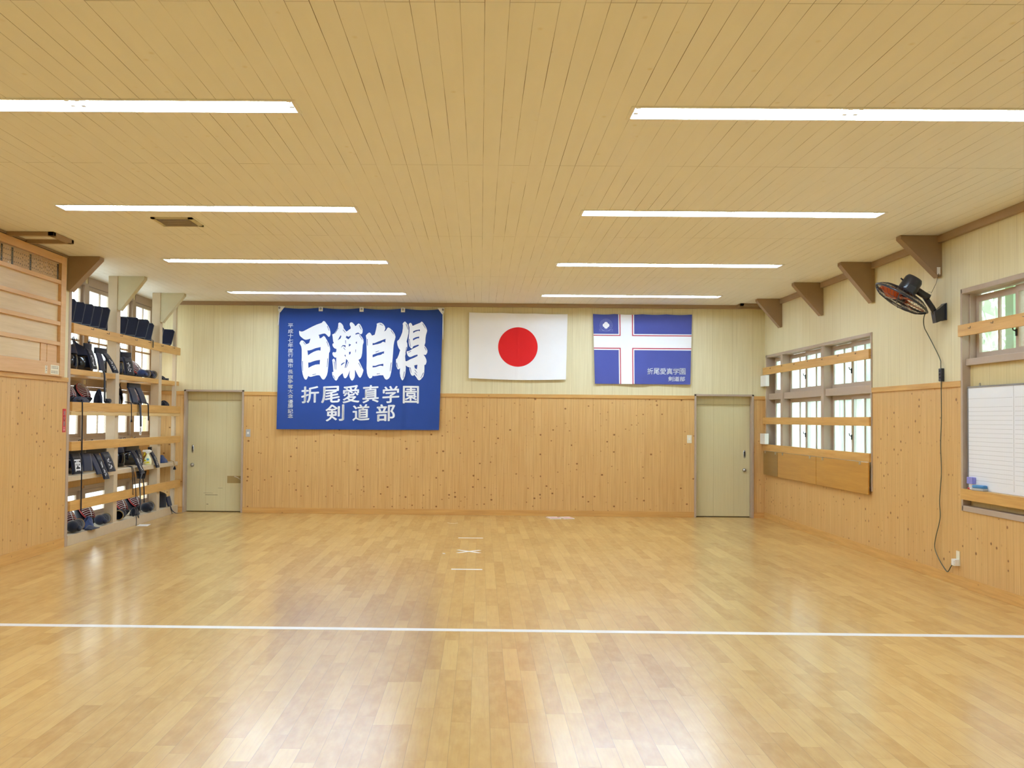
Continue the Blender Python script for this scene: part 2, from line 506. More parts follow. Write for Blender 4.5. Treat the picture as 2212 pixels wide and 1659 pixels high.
    def build(s, name, mats, parent=None, bevel=0.0, loc=None):
        me = bpy.data.meshes.new(name)
        me.from_pydata(s.v, [], s.f)
        if not isinstance(mats, (list, tuple)):
            mats = [mats]
        for m in mats:
            me.materials.append(m)
        me.polygons.foreach_set('material_index', s.mi)
        me.polygons.foreach_set('use_smooth', s.sm)
        bm = bmesh.new(); bm.from_mesh(me)
        bmesh.ops.recalc_face_normals(bm, faces=bm.faces)
        bm.to_mesh(me); bm.free()
        me.update()
        o = bpy.data.objects.new(name, me)
        COL.objects.link(o)
        if parent is not None:
            o.parent = parent
        if loc is not None:
            o.location = loc
        if bevel:
            bv = o.modifiers.new('soft_edges', 'BEVEL')
            bv.width = bevel; bv.segments = 2; bv.limit_method = 'ANGLE'; bv.angle_limit = math.radians(40)
        return o

def tag(o, label=None, cat=None, group=None, kind=None):
    if label: o['label'] = label
    if cat: o['category'] = cat
    if group: o['group'] = group
    if kind: o['kind'] = kind
    return o

def thing(name, loc, label, cat, group=None, rot=(0, 0, 0), kind=None):
    o = bpy.data.objects.new(name, None)
    o.empty_display_size = 0.1
    COL.objects.link(o)
    o.location = loc; o.rotation_euler = rot
    return tag(o, label, cat, group, kind)

def B(*a):
    return MB().box(*a)

_glyphs = {}
def glyph(ch):
    """filled outline of one character, scaled to a unit box"""
    k = ch
    if k not in _glyphs:
        cu = bpy.data.curves.new('glyph', 'FONT')
        cu.body = ch; cu.resolution_u = 4
        o = bpy.data.objects.new('glyph', cu)
        COL.objects.link(o)
        me = bpy.data.meshes.new_from_object(o.evaluated_get(bpy.context.evaluated_depsgraph_get()))
        vs = [(v.co.x, v.co.y) for v in me.vertices]
        me.calc_loop_triangles()
        fs = [tuple(t_.vertices) for t_ in me.loop_triangles]
        x0 = min(v[0] for v in vs); x1 = max(v[0] for v in vs); y0 = min(v[1] for v in vs); y1 = max(v[1] for v in vs)
        vs = [((v[0] - x0) / max(1e-6, x1 - x0), (v[1] - y0) / max(1e-6, y1 - y0)) for v in vs]
        _glyphs[k] = (vs, fs)
        bpy.data.objects.remove(o, do_unlink=True)
        bpy.data.curves.remove(cu); bpy.data.meshes.remove(me)
    return _glyphs[k]

def fine(pts, tris, size=0.03):
    """split flat triangles until no edge is longer than size, so lettering can follow cloth"""
    P = [tuple(p[:2]) for p in pts]; out = []; mid = {}
    st = []
    for t in tris:
        for k in range(1, len(t) - 1):
            st.append((t[0], t[k], t[k + 1]))
    while st:
        a, b, c = st.pop()
        e = [(math.dist(P[a], P[b]), a, b, c), (math.dist(P[b], P[c]), b, c, a), (math.dist(P[c], P[a]), c, a, b)]
        l, i, j, k = max(e)
        if l <= size:
            out.append((a, b, c)); continue
        key = (min(i, j), max(i, j))
        if key not in mid:
            mid[key] = len(P); P.append(((P[i][0] + P[j][0]) / 2, (P[i][1] + P[j][1]) / 2))
        m = mid[key]
        st.append((i, m, k)); st.append((m, j, k))
    return P, out

def letter(mb, ch, x0, y0, x1, y1, to3, mi, bold=0.0, lift=0.0, size=0.0):
    vs, fs = glyph(ch)
    if bold:                                            # thicken the strokes by laying shifted copies over one another
        n0 = len(vs)
        sh = [(0, 0), (bold, 0), (-bold, 0), (0, bold * 0.8), (0, -bold * 0.8)]
        vs = [((a + dx + bold) / (1 + 2 * bold), (b + dy + bold) / (1 + 2 * bold)) for dx, dy in sh for a, b in vs]
        fs = [tuple(i + n0 * k for i in f) for k in range(len(sh)) for f in fs]
    pts = []
    for a, b in vs:
        b2 = (b + lift * (a - 0.5) + lift * 0.5) / (1 + lift)
        pts.append((x0 + a * (x1 - x0), y0 + b2 * (y1 - y0)))
    if size:
        pts, fs = fine(pts, fs, size)
    mb.add([to3(*p) for p in pts], fs, mi)

def wall_cells(mb, plane_axis, p0, p1, u0, u1, z0, z1, holes, zsplit, axis_u):
    """wall slab between p0 and p1 on plane_axis, cut round rectangular holes; lower part gets material 1"""
    us = sorted({u0, u1} | {h[0] for h in holes} | {h[1] for h in holes})
    zs = sorted({z0, z1, zsplit} | {h[2] for h in holes} | {h[3] for h in holes})
    us = [u for u in us if u0 <= u <= u1]; zs = [z for z in zs if z0 <= z <= z1]
    for a, b in zip(us, us[1:]):
        for c, d in zip(zs, zs[1:]):
            um, zm = (a + b) / 2, (c + d) / 2
            if any(h[0] < um < h[1] and h[2] < zm < h[3] for h in holes):
                continue
            mi = 1 if zm < zsplit else 0
            if plane_axis == 0:
                mb.box(p0, p1, a, b, c, d, mi)
            else:
                mb.box(a, b, p0, p1, c, d, mi)
    return mb

# ================================================================== the room
YF = -19.6                                            # wall behind the camera
XW = -5.15                                            # window wall at the back of the left recess
def S(o, label, cat):
    return tag(o, label, cat, None, 'structure')

DOORS = [(-4.646, -3.706), (3.336, 4.258)]
S(B(XW - 0.15, XR + 0.2, YF - 0.15, 0.2, -0.12, 0).build('floor', M['floor']), 'glossy honey-coloured floor of narrow wooden boards', 'floor')
LAMPS = []                                            # x0, x1, y of every recessed light
for y in (-10.66, -7.58, -4.44, -1.29, -13.8, -16.95):
    LAMPS += [(-3.672, -1.092, y), (0.875, 3.465, y + 0.09)]
_xs = sorted({XW - 0.15, XR + 0.2} | {v for l in LAMPS for v in l[:2]})
_ys = sorted({YF - 0.15, 0.2} | {l[2] + s for l in LAMPS for s in (-0.115, 0.115)})
mb = MB()
for a, b in zip(_xs, _xs[1:]):
    for c, d in zip(_ys, _ys[1:]):
        if not any(l[0] < (a + b) / 2 < l[1] and abs((c + d) / 2 - l[2]) < 0.115 for l in LAMPS):
            mb.box(a, b, c, d, H, H + 0.12)
S(mb.build('ceiling', M['ceiling']), 'cream painted ceiling of long narrow boards', 'ceiling')
holes = [(a + 0.01, b - 0.01, -0.01, 1.905) for a, b in DOORS]
S(wall_cells(MB(), 1, 0.0, 0.16, XW - 0.15, XR + 0.2, 0, H, holes, 1.86, 0).build('wall_back', [M['panel_x'], M['wains_x']]),
  'far wall with yellow panels above knotty pine boards, flags hung on it', 'wall')
W1 = (-4.605, -0.10, 0.74, 2.505)
W2 = (-10.4, -6.90, 0.745, 2.70)
S(wall_cells(MB(), 0, XR, XR + 0.16, YF, 0.16, 0, H, [W1, W2], 1.86, 1).build('wall_right', [M['panel_y'], M['wains_y']]),
  'right wall with yellow panels above pine boards, windows and fan on it', 'wall')
S(wall_cells(MB(), 0, XW - 0.15, XL, YF, -4.62, 0, H, [], 1.90, 1).build('wall_left', [M['panel_y'], M['wains_y']]),
  'near left wall with pine boards below the wooden name board', 'wall')
S(wall_cells(MB(), 1, YF - 0.15, YF, XW - 0.15, XR + 0.2, 0, H, [], 1.86, 0).build('wall_front', [M['panel_x'], M['wains_x']]),
  'plain panelled wall behind the viewer', 'wall')
BAYS = [(-4.56, -2.965), (-2.865, -1.035), (-0.935, -0.10)]
TIERS = [(0.16, 0.555), (1.19, 1.90), (1.96, 3.215)]
S(wall_cells(MB(), 0, XW - 0.06, XW, -4.62, 0.0, 0, H, [(a, b, c, d) for a, b in BAYS for c, d in TIERS], 1.19, 1).build('wall_alcove', [M['panel_y'], M['wains_y']]),
  'window wall at the back of the gear rack recess', 'wall')

mb = MB()
for a, b in ((XW, -4.646), (-3.706, 3.336), (4.258, XR)):
    mb.box(a, b, -0.012, 0.0, 0, 0.088)
S(mb.build('baseboard_back', M['rail_x'], bevel=0.002), 'pine baseboard along the far wall', 'baseboard')
S(B(XR - 0.012, XR, YF, 0, 0, 0.10).build('baseboard_right', M['rail'], bevel=0.002), 'pine baseboard along the right wall', 'baseboard')
S(B(XL, XL + 0.012, YF, -4.64, 0, 0.116).build('baseboard_left', M['rail'], bevel=0.002), 'pine baseboard along the near left wall', 'baseboard')
mb = MB()
for a, b in ((XW, -4.646), (-3.706, 3.336), (4.258, XR)):
    mb.box(a, b, -0.016, 0.0, 1.838, 1.893)
S(mb.build('trim_1', M['rail_x'], bevel=0.002), 'pine cap rail between panels and boards on the far wall', 'rail')
mb = MB()
for a, b in ((-6.885, -4.625), (YF, -10.45)):
    mb.box(XR - 0.016, XR, a, b, 1.838, 1.893)
S(mb.build('trim_2', M['rail'], bevel=0.002), 'pine cap rail between panels and boards on the right wall', 'rail')
S(B(XL, XL + 0.018, YF, -4.63, 1.875, 1.925).build('trim_3', M['rail'], bevel=0.002), 'pine cap rail below the name board on the left wall', 'rail')
S(B(XW, XR, -0.05, 0, 3.250, H).build('trim_4', M['moulding'], bevel=0.003), 'brown moulding where far wall meets ceiling', 'moulding')
S(B(XR - 0.04, XR, YF, 0, 3.235, H).build('trim_5', M['moulding'], bevel=0.003), 'brown moulding where right wall meets ceiling', 'moulding')
S(B(XL, XL + 0.02, YF, -4.70, 3.285, H).build('trim_6', M['moulding'], bevel=0.003), 'thin brown strip in place of the shadow gap above the name board', 'moulding')  # brown strip stands in for the dark shadow gap below the ceiling
S(B(XL - 0.03, XL + 0.006, -4.62, -4.545, 0, H).build('trim_7', M['trim'], bevel=0.003), 'taupe corner post at the end of the near left wall', 'trim')

# ------------------------------------------------------------------ doors
def door(idx, x0, x1, lock_left, label):
    t = thing('door_%d' % idx, ((x0 + x1) / 2, 0, 0), label, 'door', kind='structure')
    w = (x1 - x0) / 2
    fr = MB()
    for s in (-1, 1):
        fr.box(s * w, s * (w - 0.030), -0.018, 0.165, 0, 1.917)
    fr.box(-w, w, -0.018, 0.165, 1.887, 1.917)
    fr.build('door_frame', M['trim'], t, 0.003)
    B(-w + 0.03, w - 0.03, 0.105, 0.145, 1.758, 1.887).build('header_panel', M['door'], t, 0.002)
    B(-w + 0.03, w - 0.03, 0.1505, 0.165, 0, 1.887).build('door_backing', M['dark_steel'], t)  # unseen board added behind the leaf to block sky light at the gap
    lf = B(-w + 0.032, w - 0.032, 0.115, 0.15, 0.012, 1.756).build('door_leaf', M['door'], t, 0.002)
    hx = (-w + 0.115) if lock_left else (w - 0.115)
    hp = MB()
    hp.lathe([(0.0, 0.0), (0.02, 0.0), (0.02, 0.003), (0.0, 0.003)], Matrix.Translation((hx, 0.115, 0.985)) @ Matrix.Rotation(math.pi / 2, 4, 'X') @ Matrix.Scale(3.2, 4, (0, 1, 0)), 20)
    h1 = hp.build('pull_plate', M['steel'], lf)
    B(hx - 0.010, hx + 0.010, 0.1105, 0.1119, 0.945, 1.025).build('finger_recess', M['dark_steel'], lf)
    kb = MB().lathe([(0.001, 0), (0.03, 0), (0.03, 0.006), (0.018, 0.010), (0.024, 0.022), (0.020, 0.030), (0.001, 0.031)],
                    Matrix.Translation((hx - 0.002, 0.115, 0.735)) @ Matrix.Rotation(math.pi / 2, 4, 'X'), 20)
    kb.build('lock_knob', M['steel'], lf)
    return t, lf, w
d1, lf1, w1 = door(1, -4.646, -3.706, True, 'olive sliding door left of the blue banner, tan tape patch on it')
tp = MB().box(-3.978 - (-4.176), -3.752 - (-4.176), 0.1125, 0.1145, 0.452, 0.566).build('tape_patch', M['tan_tape'], lf1)
tag(tp, 'tan packing tape patch')
MB().grid(lambda u, v: (0.31 + 0.095 * u, 0.112 - 0.012 * math.sin(3.1 * u), 0.560 - 0.045 * u * u - 0.008 * v), 8, 1).build('torn_strip', M['paper'], lf1)
sc = MB()
for a, b, c, d in ((-4.32, -4.125, 0.262, 0.268), (-4.35, -4.20, 0.292, 0.295), (-4.12, -4.05, 0.372, 0.375), (-4.30, -4.27, 0.115, 0.122)):
    sc.box(a + 4.176, b + 4.176, 0.1142, 0.1149, c, d)
sc.build('scratch_mark', M['ink'], lf1)
door(2, 3.336, 4.258, False, 'plain olive sliding door near the right corner')

# ------------------------------------------------------------------ windows
def sash(parent, sg, x, y0, y1, z0, z1, glass, stile=0.042, rail=0.05, mv=1, mh=(), name='sash', infill=None):
    """wooden sash in a plane x with vertical and horizontal glazing bars; pane is its sub-part"""
    mb = MB()
    d = 0.03
    xa, xb = x, x + sg * d
    mb.box(xa, xb, y0, y0 + stile, z0, z1); mb.box(xa, xb, y1 - stile, y1, z0, z1)
    mb.box(xa, xb, y0 + stile, y1 - stile, z0, z0 + rail); mb.box(xa, xb, y0 + stile, y1 - stile, z1 - rail, z1)
    for i in range(mv):
        c = y0 + stile + (y1 - y0 - 2 * stile) * (i + 1) / (mv + 1)
        mb.box(xa + sg * 0.004, xb - sg * 0.004, c - 0.012, c + 0.012, z0 + rail, z1 - rail)
    for zz in mh:
        mb.box(xa + sg * 0.005, xb - sg * 0.005, y0 + stile, y1 - stile, zz - 0.012, zz + 0.012)
    s = mb.build(name, M['trim'], parent)
    xm = (xa + xb) / 2
    B(xm - 0.002, xm + 0.002, y0 + stile - 0.003, y1 - stile + 0.003, z0 + rail - 0.003, z1 - rail + 0.003).build('pane', infill or glass, s)
    return s

def latch(parent, x, y, z):
    mb = MB()
    mb.box(x - 0.012, x, y - 0.008, y + 0.008, z - 0.03, z + 0.03)
    mb.tube([(x - 0.012, y, z + 0.012), (x - 0.03, y + 0.004, z + 0.02), (x - 0.034, y + 0.008, z + 0.045)], 0.006)
    mb.build('latch', M['black'], parent)

w1o = thing('window_1', (0, 0, 0), 'three-bay wooden window with two tiers of sashes on the right wall', 'window', kind='structure')
fr = MB()
a, b, c, d = W1
fr.box(XR - 0.012, XR + 0.16, a - 0.015, a + 0.02, c - 0.02, d + 0.018)
fr.box(XR - 0.012, XR + 0.16, b - 0.045, b + 0.01, c - 0.02, d + 0.018)
fr.box(XR - 0.012, XR + 0.16, a, b, d - 0.02, d + 0.018)
fr.box(XR - 0.012, XR + 0.16, a, b, c - 0.02, c + 0.02)
for p, q in ((-2.88, -2.765), (-0.985, -0.87)):
    fr.box(XR, XR + 0.16, p, q, c, d)
fr.box(XR + 0.022, XR + 0.16, a, b, 1.835, 1.928)
fr.build('frame', M['trim'], w1o, 0.003)
B(XR + 0.06, XR + 0.10, a + 0.02, b - 0.04, c, 1.03).build('apron_panel', M['panel_y'], w1o)
for y0, y1 in ((a + 0.02, -2.88), (-2.765, -0.985), (-0.87, b - 0.045)):
    ym = (y0 + y1) / 2
    for z0, z1, tilt in ((1.03, 1.835, 0), (1.928, d - 0.03, 1)):
        if y1 - y0 > 1:
            s1 = sash(w1o, 1, XR + 0.075, y0 + 0.002, ym + 0.025, z0, z1, M['frosted'], rail=0.055)
            sash(w1o, 1, XR + 0.112, ym - 0.02, y1 - 0.002, z0, z1, M['frosted'], rail=0.055)
            latch(s1, XR + 0.075, ym + 0.005, z0 + 0.36 * (z1 - z0))
        else:
            sash(w1o, 1, XR + 0.09, y0 + 0.002, y1 - 0.10, z0, z1, M['frosted'], rail=0.055)
            B(XR + 0.12, XR + 0.15, y1 - 0.10, y1, z0, z1).build('side_board', M['trim'], w1o)

w2o = thing('window_2', (0, 0, 0), 'nearest wooden window high on the right wall above the whiteboard', 'window', kind='structure')
a, b, c, d = W2
fr = MB()
fr.box(XR - 0.012, XR + 0.065, b - 0.02, b + 0.018, c - 0.045, d + 0.035)
fr.box(XR - 0.012, XR + 0.065, a - 0.018, a + 0.02, c - 0.045, d + 0.035)
fr.box(XR - 0.012, XR + 0.16, a, b, d - 0.01, d + 0.035)
fr.box(XR - 0.012, XR + 0.16, a, b, c - 0.045, c + 0.005)
fr.box(XR + 0.055, XR + 0.16, b - 0.035, b, 2.03, d)
fr.box(XR + 0.02, XR + 0.16, a, b - 0.02, 2.03, 2.092)
fr.build('frame', M['trim'], w2o, 0.003)
B(XR + 0.062, XR + 0.10, a + 0.02, b, c, 2.03).build('filler_panel', M['panel_board'], w2o)
yy = b - 0.037
for i in range(4):
    y1 = yy - i * 0.80
    s1 = sash(w2o, 1, XR + (0.112 if i % 2 == 0 else 0.075), y1 - 0.83, y1, 2.092, d - 0.03, M['glass'], stile=0.05, rail=0.055)
    if i == 1:
        latch(s1, XR + 0.075, y1 - 0.02, 2.27)

def wall_rail(name, x0, x1, y0, y1, z0, z1, label, hooks=(), group=None, sg=-1, mat='rail'):
    o = tag(B(x0, x1, y0, y1, z0, z1).build(name, M[mat], bevel=0.002), label, 'rail', group)
    xf = x0 if sg < 0 else x1
    for y, z in hooks:
        MB().tube([(xf + sg * -0.004, y, z), (xf + sg * 0.012, y, z), (xf + sg * 0.013, y - 0.045, z - 0.006), (xf + sg * 0.013, y - 0.047, z + 0.012)], 0.0025, 5).build('hook', M['dark_steel'], o)
    return o
XRF = XR - 0.037
hk = [(-0.45 - 0.62 * i, 2.305 + 0.01 * (i % 2)) for i in range(7)]
wall_rail('guard_rail', XRF, XR - 0.0125, W1[0], -0.01, 2.222, 2.335, 'pine rail with metal hooks across the upper sashes of the three-bay window', hk, 'pine rails across the three-bay window')
wall_rail('guard_rail', XRF, XR - 0.0125, W1[0], -0.01, 1.46, 1.562, 'pine rail across the middle of the lower sashes of the three-bay window', (), 'pine rails across the three-bay window')
wall_rail('guard_rail', XRF, XR - 0.0125, W1[0], -0.01, 1.05, 1.150, 'pine rail just above the hanging plywood flaps', (), 'pine rails across the three-bay window')
wall_rail('guard_rail', XRF, XR - 0.0125, -10.4, -6.885, 2.297, 2.402, 'pine rail with hooks across the nearest window above the whiteboard', [(-7.12, 2.36), (-7.55, 2.368), (-8.1, 2.37)])
wall_rail('tray_rail', XRF, XR + 0.0215, -10.3, -6.925, 0.807, 0.905, 'pine ledge along the bottom of the whiteboard')

# three plywood flaps hinged below the lowest rail
for y0, y1, m, lab in ((-4.60, -2.715, 'board', 'golden plywood flap under the window rail, nearest the fan cord'),
                       (-2.70, -0.90, 'board', 'golden plywood flap under the window rail, middle of three'),
                       (-0.885, -0.09, 'board_dark', 'short dark plywood flap under the window rail, beside the corner')):
    o = tag(B(XRF - 0.010, XRF + 0.006, y0, y1, 0.685, 1.046).build('drop_flap', M[m], bevel=0.002), lab, 'flap', 'plywood flaps under the window')
    n = 2
    for i in range(n):
        yh = y0 + (y1 - y0) * (0.14 if i == 0 else 0.86)
        hg = MB()
        hg.box(XRF - 0.0125, XRF - 0.010, yh - 0.03, yh + 0.03, 1.012, 1.044)
        hg.tube([(XRF - 0.012, yh - 0.035, 1.048), (XRF - 0.012, yh + 0.035, 1.048)], 0.004, 6)
        hg.build('hinge', M['steel'], o)
    MB().tube([(XRF - 0.006, y0 + 0.01, 1.048), (XRF - 0.006, y1 - 0.01, 1.048)], 0.003, 5).build('hinge_pin', M['steel'], o)

# left window wall
labs = ['left recess windows nearest the name board, seen behind the rack', 'left recess windows in the middle of the rack', 'narrow left recess windows next to the far wall']
for i, (y0, y1) in enumerate(BAYS):
    t = thing('window_%d' % (i + 3), (0, 0, 0), labs[i], 'window', kind='structure')
    fr = MB()
    for z0, z1 in TIERS:
        fr.box(XW - 0.065, XW + 0.008, y0 - 0.05, y0 + 0.012, z0, z1); fr.box(XW - 0.065, XW + 0.008, y1 - 0.012, y1 + 0.05, z0, z1)
        fr.box(XW - 0.065, XW + 0.008, y0, y1, z1 - 0.025, z1 + 0.03 if z1 < 3 else H); fr.box(XW - 0.065, XW + 0.008, y0, y1, z0 - 0.03, z0 + 0.02)
    fr.build('frame', M['trim'], t, 0.002)
    ym = (y0 + y1) / 2
    for j, (z0, z1) in enumerate(TIERS):
        mh = (2.46, ) if j == 2 else ()
        if y1 - y0 > 1:
            sash(t, -1, XW - 0.001, y0 + 0.02, ym + 0.03, z0 + 0.02, z1 - 0.03, M['glass'], mv=1 if j else 0, mh=mh, stile=0.05)
            sash(t, -1, XW - 0.033, ym - 0.03, y1 - 0.02, z0 + 0.02, z1 - 0.03, M['glass'], mv=1 if j else 0, mh=mh, stile=0.05)
        else:
            sash(t, -1, XW - 0.001, y0 + 0.02, y1 - 0.02, z0 + 0.02, z1 - 0.03, M['glass'], mv=1, mh=mh, stile=0.05)

# ------------------------------------------------------------------ knee braces under the ceiling
def brace(xw, sg, y0, y1, z_tip, reach, mat, label, group, mat2=None):
    """triangular boxed brace: upright leg on the wall, level leg on the ceiling"""
    lip = 0.035
    pts = [(xw, H), (xw + sg * reach, H), (xw + sg * reach, H - lip), (xw + sg * 0.03, z_tip), (xw, z_tip + 0.01)]
    o = MB().prism(pts, 1, y0, y1).build('knee_brace', M[mat], bevel=0.003)
    return tag(o, label, 'brace', group)
for y, r, zt, lab in ((-6.47, 0.295, 2.905, 'nearest brown knee brace on the right wall, above the wall fan'),
                      (-4.70, 0.28, 2.85, 'brown knee brace on the right wall, second from the wall fan'),
                      (-2.88, 0.278, 2.88, 'brown knee brace on the right wall over the window, third from the fan'),
                      (-0.975, 0.265, 2.885, 'farthest brown knee brace on the right wall, by the far corner')):
    brace(XR, -1, y, y + 0.12, zt, r + 0.10, 'brace', lab, 'knee braces on the right wall')
brace(XL, 1, -4.70, -4.55, 2.91, 0.37, 'brace', 'brown knee brace at the end of the name board wall', 'knee braces on the left side')

# brown frames under the ceiling
def ceiling_frame(x0, x1, y0, y1, label, open_side):
    mb = MB()
    t, h = 0.06, 0.04
    if open_side == 'x':
        mb.box(x0, x1, y0, y0 + t, H - h, H); mb.box(x0, x1, y1 - t, y1, H - h, H); mb.box(x1 - t, x1, y0, y1, H - h, H)
    else:
        mb.box(x0, x0 + t, y0, y1, H - h, H); mb.box(x1 - t, x1, y0, y1, H - h, H); mb.box(x0, x1, y0, y0 + t, H - h, H)
    return tag(mb.build('ceiling_frame', M['moulding'], bevel=0.003), label, 'frame')
ceiling_frame(XL + 0.021, -4.225, -6.33, -5.80, 'brown open wooden frame fixed under the ceiling above the name board', 'x')
ceiling_frame(3.97, XR - 0.041, -0.33, -0.051, 'brown open wooden frame under the ceiling in the far right corner', 'y')

# ------------------------------------------------------------------ lamps
def lamp(x0, x1, y, label):
    t = thing('ceiling_light', ((x0 + x1) / 2, y, H), label, 'ceiling light', 'twin-length fluorescent ceiling lights')
    L2, w = (x1 - x0) / 2, 0.115
    hs = MB()
    for s in (-1, 1):
        hs.box(-L2 - 0.018, L2 + 0.018, s * (w - 0.004), s * (w + 0.018), -0.007, -0.0005)
        hs.box(s * (L2 - 0.004), s * (L2 + 0.018), -w, w, -0.007, -0.0005)
    hs.build('rim', M['white_metal'], t)
    rf = MB()
    for s in (-1, 1):
        rf.box(-L2 + 0.001, L2 - 0.001, s * (w - 0.001), s * (w - 0.005), 0, 0.095)
        rf.box(s * (L2 - 0.001), s * (L2 - 0.005), -w + 0.001, w - 0.001, 0, 0.095)
    rf.box(-L2 + 0.001, L2 - 0.001, -w + 0.001, w - 0.001, 0.090, 0.095)
    rf.prism([(-0.035, 0.09), (0.035, 0.09), (0.0, 0.045)], 0, -L2 + 0.05, L2 - 0.05)
    rf.build('reflector', M['white_metal'], t)
    for k in (-1, 1):
        for yy in (-0.058, 0.058):
            c = k * L2 / 2
            half = L2 / 2 - 0.045
            MB().tube([(c - half, yy, 0.030), (c + half, yy, 0.030)], 0.0163, 8).build('tube', M['tube'], t)
            for e in (-1, 1):
                B(c + e * half, c + e * (half + 0.026), yy - 0.018, yy + 0.018, 0.010, 0.088).build('lamp_holder', M['white'], t)
    return t
rows = [(-10.66, 'nearest'), (-7.58, 'second'), (-4.44, 'third'), (-1.29, 'farthest')]
for y, n in rows:
    nm = {'nearest': 'nearest the viewer', 'second': 'second from the viewer', 'third': 'third from the viewer', 'farthest': 'nearest the far wall'}[n]
    lamp(-3.672, -1.092, y, 'long white fluorescent light in the left-hand row, ' + nm)
    lamp(0.875, 3.465, y + 0.09, 'long white fluorescent light in the right-hand row, ' + nm)
for y in (-13.8, -16.95):  # unseen rows overhead, added for the light they give
    lamp(-3.672, -1.092, y, 'long white fluorescent light added out of view to light the room, continuing the left-hand row')
    lamp(0.875, 3.465, y + 0.09, 'long white fluorescent light added out of view to light the room, continuing the right-hand row')

v = thing('ceiling_vent', (-2.83, -6.93, H), 'grey ceiling vent with a pale frame, near the left-hand lights', 'vent')
mb = MB()
for s in (-1, 1):
    mb.box(s * 0.19, s * 0.15, -0.21, 0.21, -0.012, 0); mb.box(-0.19, 0.19, s * 0.21, s * 0.17, -0.012, 0)
mb.build('vent_frame', M['post_cream'], v)
mb = MB()
for i in range(12):
    y = -0.165 + i * 0.03
    mb.obox(Matrix.Translation((0, y, -0.0105)) @ Matrix.Rotation(0.6, 4, 'X'), 0.30, 0.024, 0.003)
mb.build('grille', M['ventgrey'], v)
B(-0.15, 0.15, -0.17, 0.17, -0.002, -0.0005).build('backing', M['ventgrey'], v)

# ------------------------------------------------------------------ outside
S(B(-40, 40, -45, 30, -0.55, -0.45).build('ground_outside', M['soil']), 'pale ground outside the windows', 'ground')
def hedge(x0, x1, y0, y1, z0, z1, n, label):
    mb = MB()
    for i in range(n):
        c = Vector((R.uniform(x0, x1), R.uniform(y0, y1), R.uniform(z0, z1)))
        m = Matrix.Translation(c) @ Euler((R.uniform(0, 6), R.uniform(0, 6), R.uniform(0, 6))).to_matrix().to_4x4()
        s = R.uniform(0.14, 0.3)
        mb.add([m @ Vector(p) for p in ((-s, 0, 0), (0, -s * 0.4, 0.02), (s, 0, 0), (0, s * 0.4, 0.02))], [(0, 1, 2, 3)])
    return tag(mb.build('foliage', M['leaf']), label, 'foliage', None, 'stuff')
hedge(6.6, 8.8, -16.0, 5.0, -0.4, 7.0, 9000, 'pale green foliage outside the right-hand windows')
for y in (-7.02, -4.30, -2.45):
    tag(B(XR + 0.36, XR + 0.42, y - 0.10, y + 0.05, -0.45, 3.0).build('shutter_post', M['green_post']),
        {-7.02: 'pale green upright outside the nearest window', -4.30: 'pale green upright outside the near bay of the three-bay window', -2.45: 'pale green upright outside the middle bay of the three-bay window'}[y], 'post', 'green uprights outside the windows')

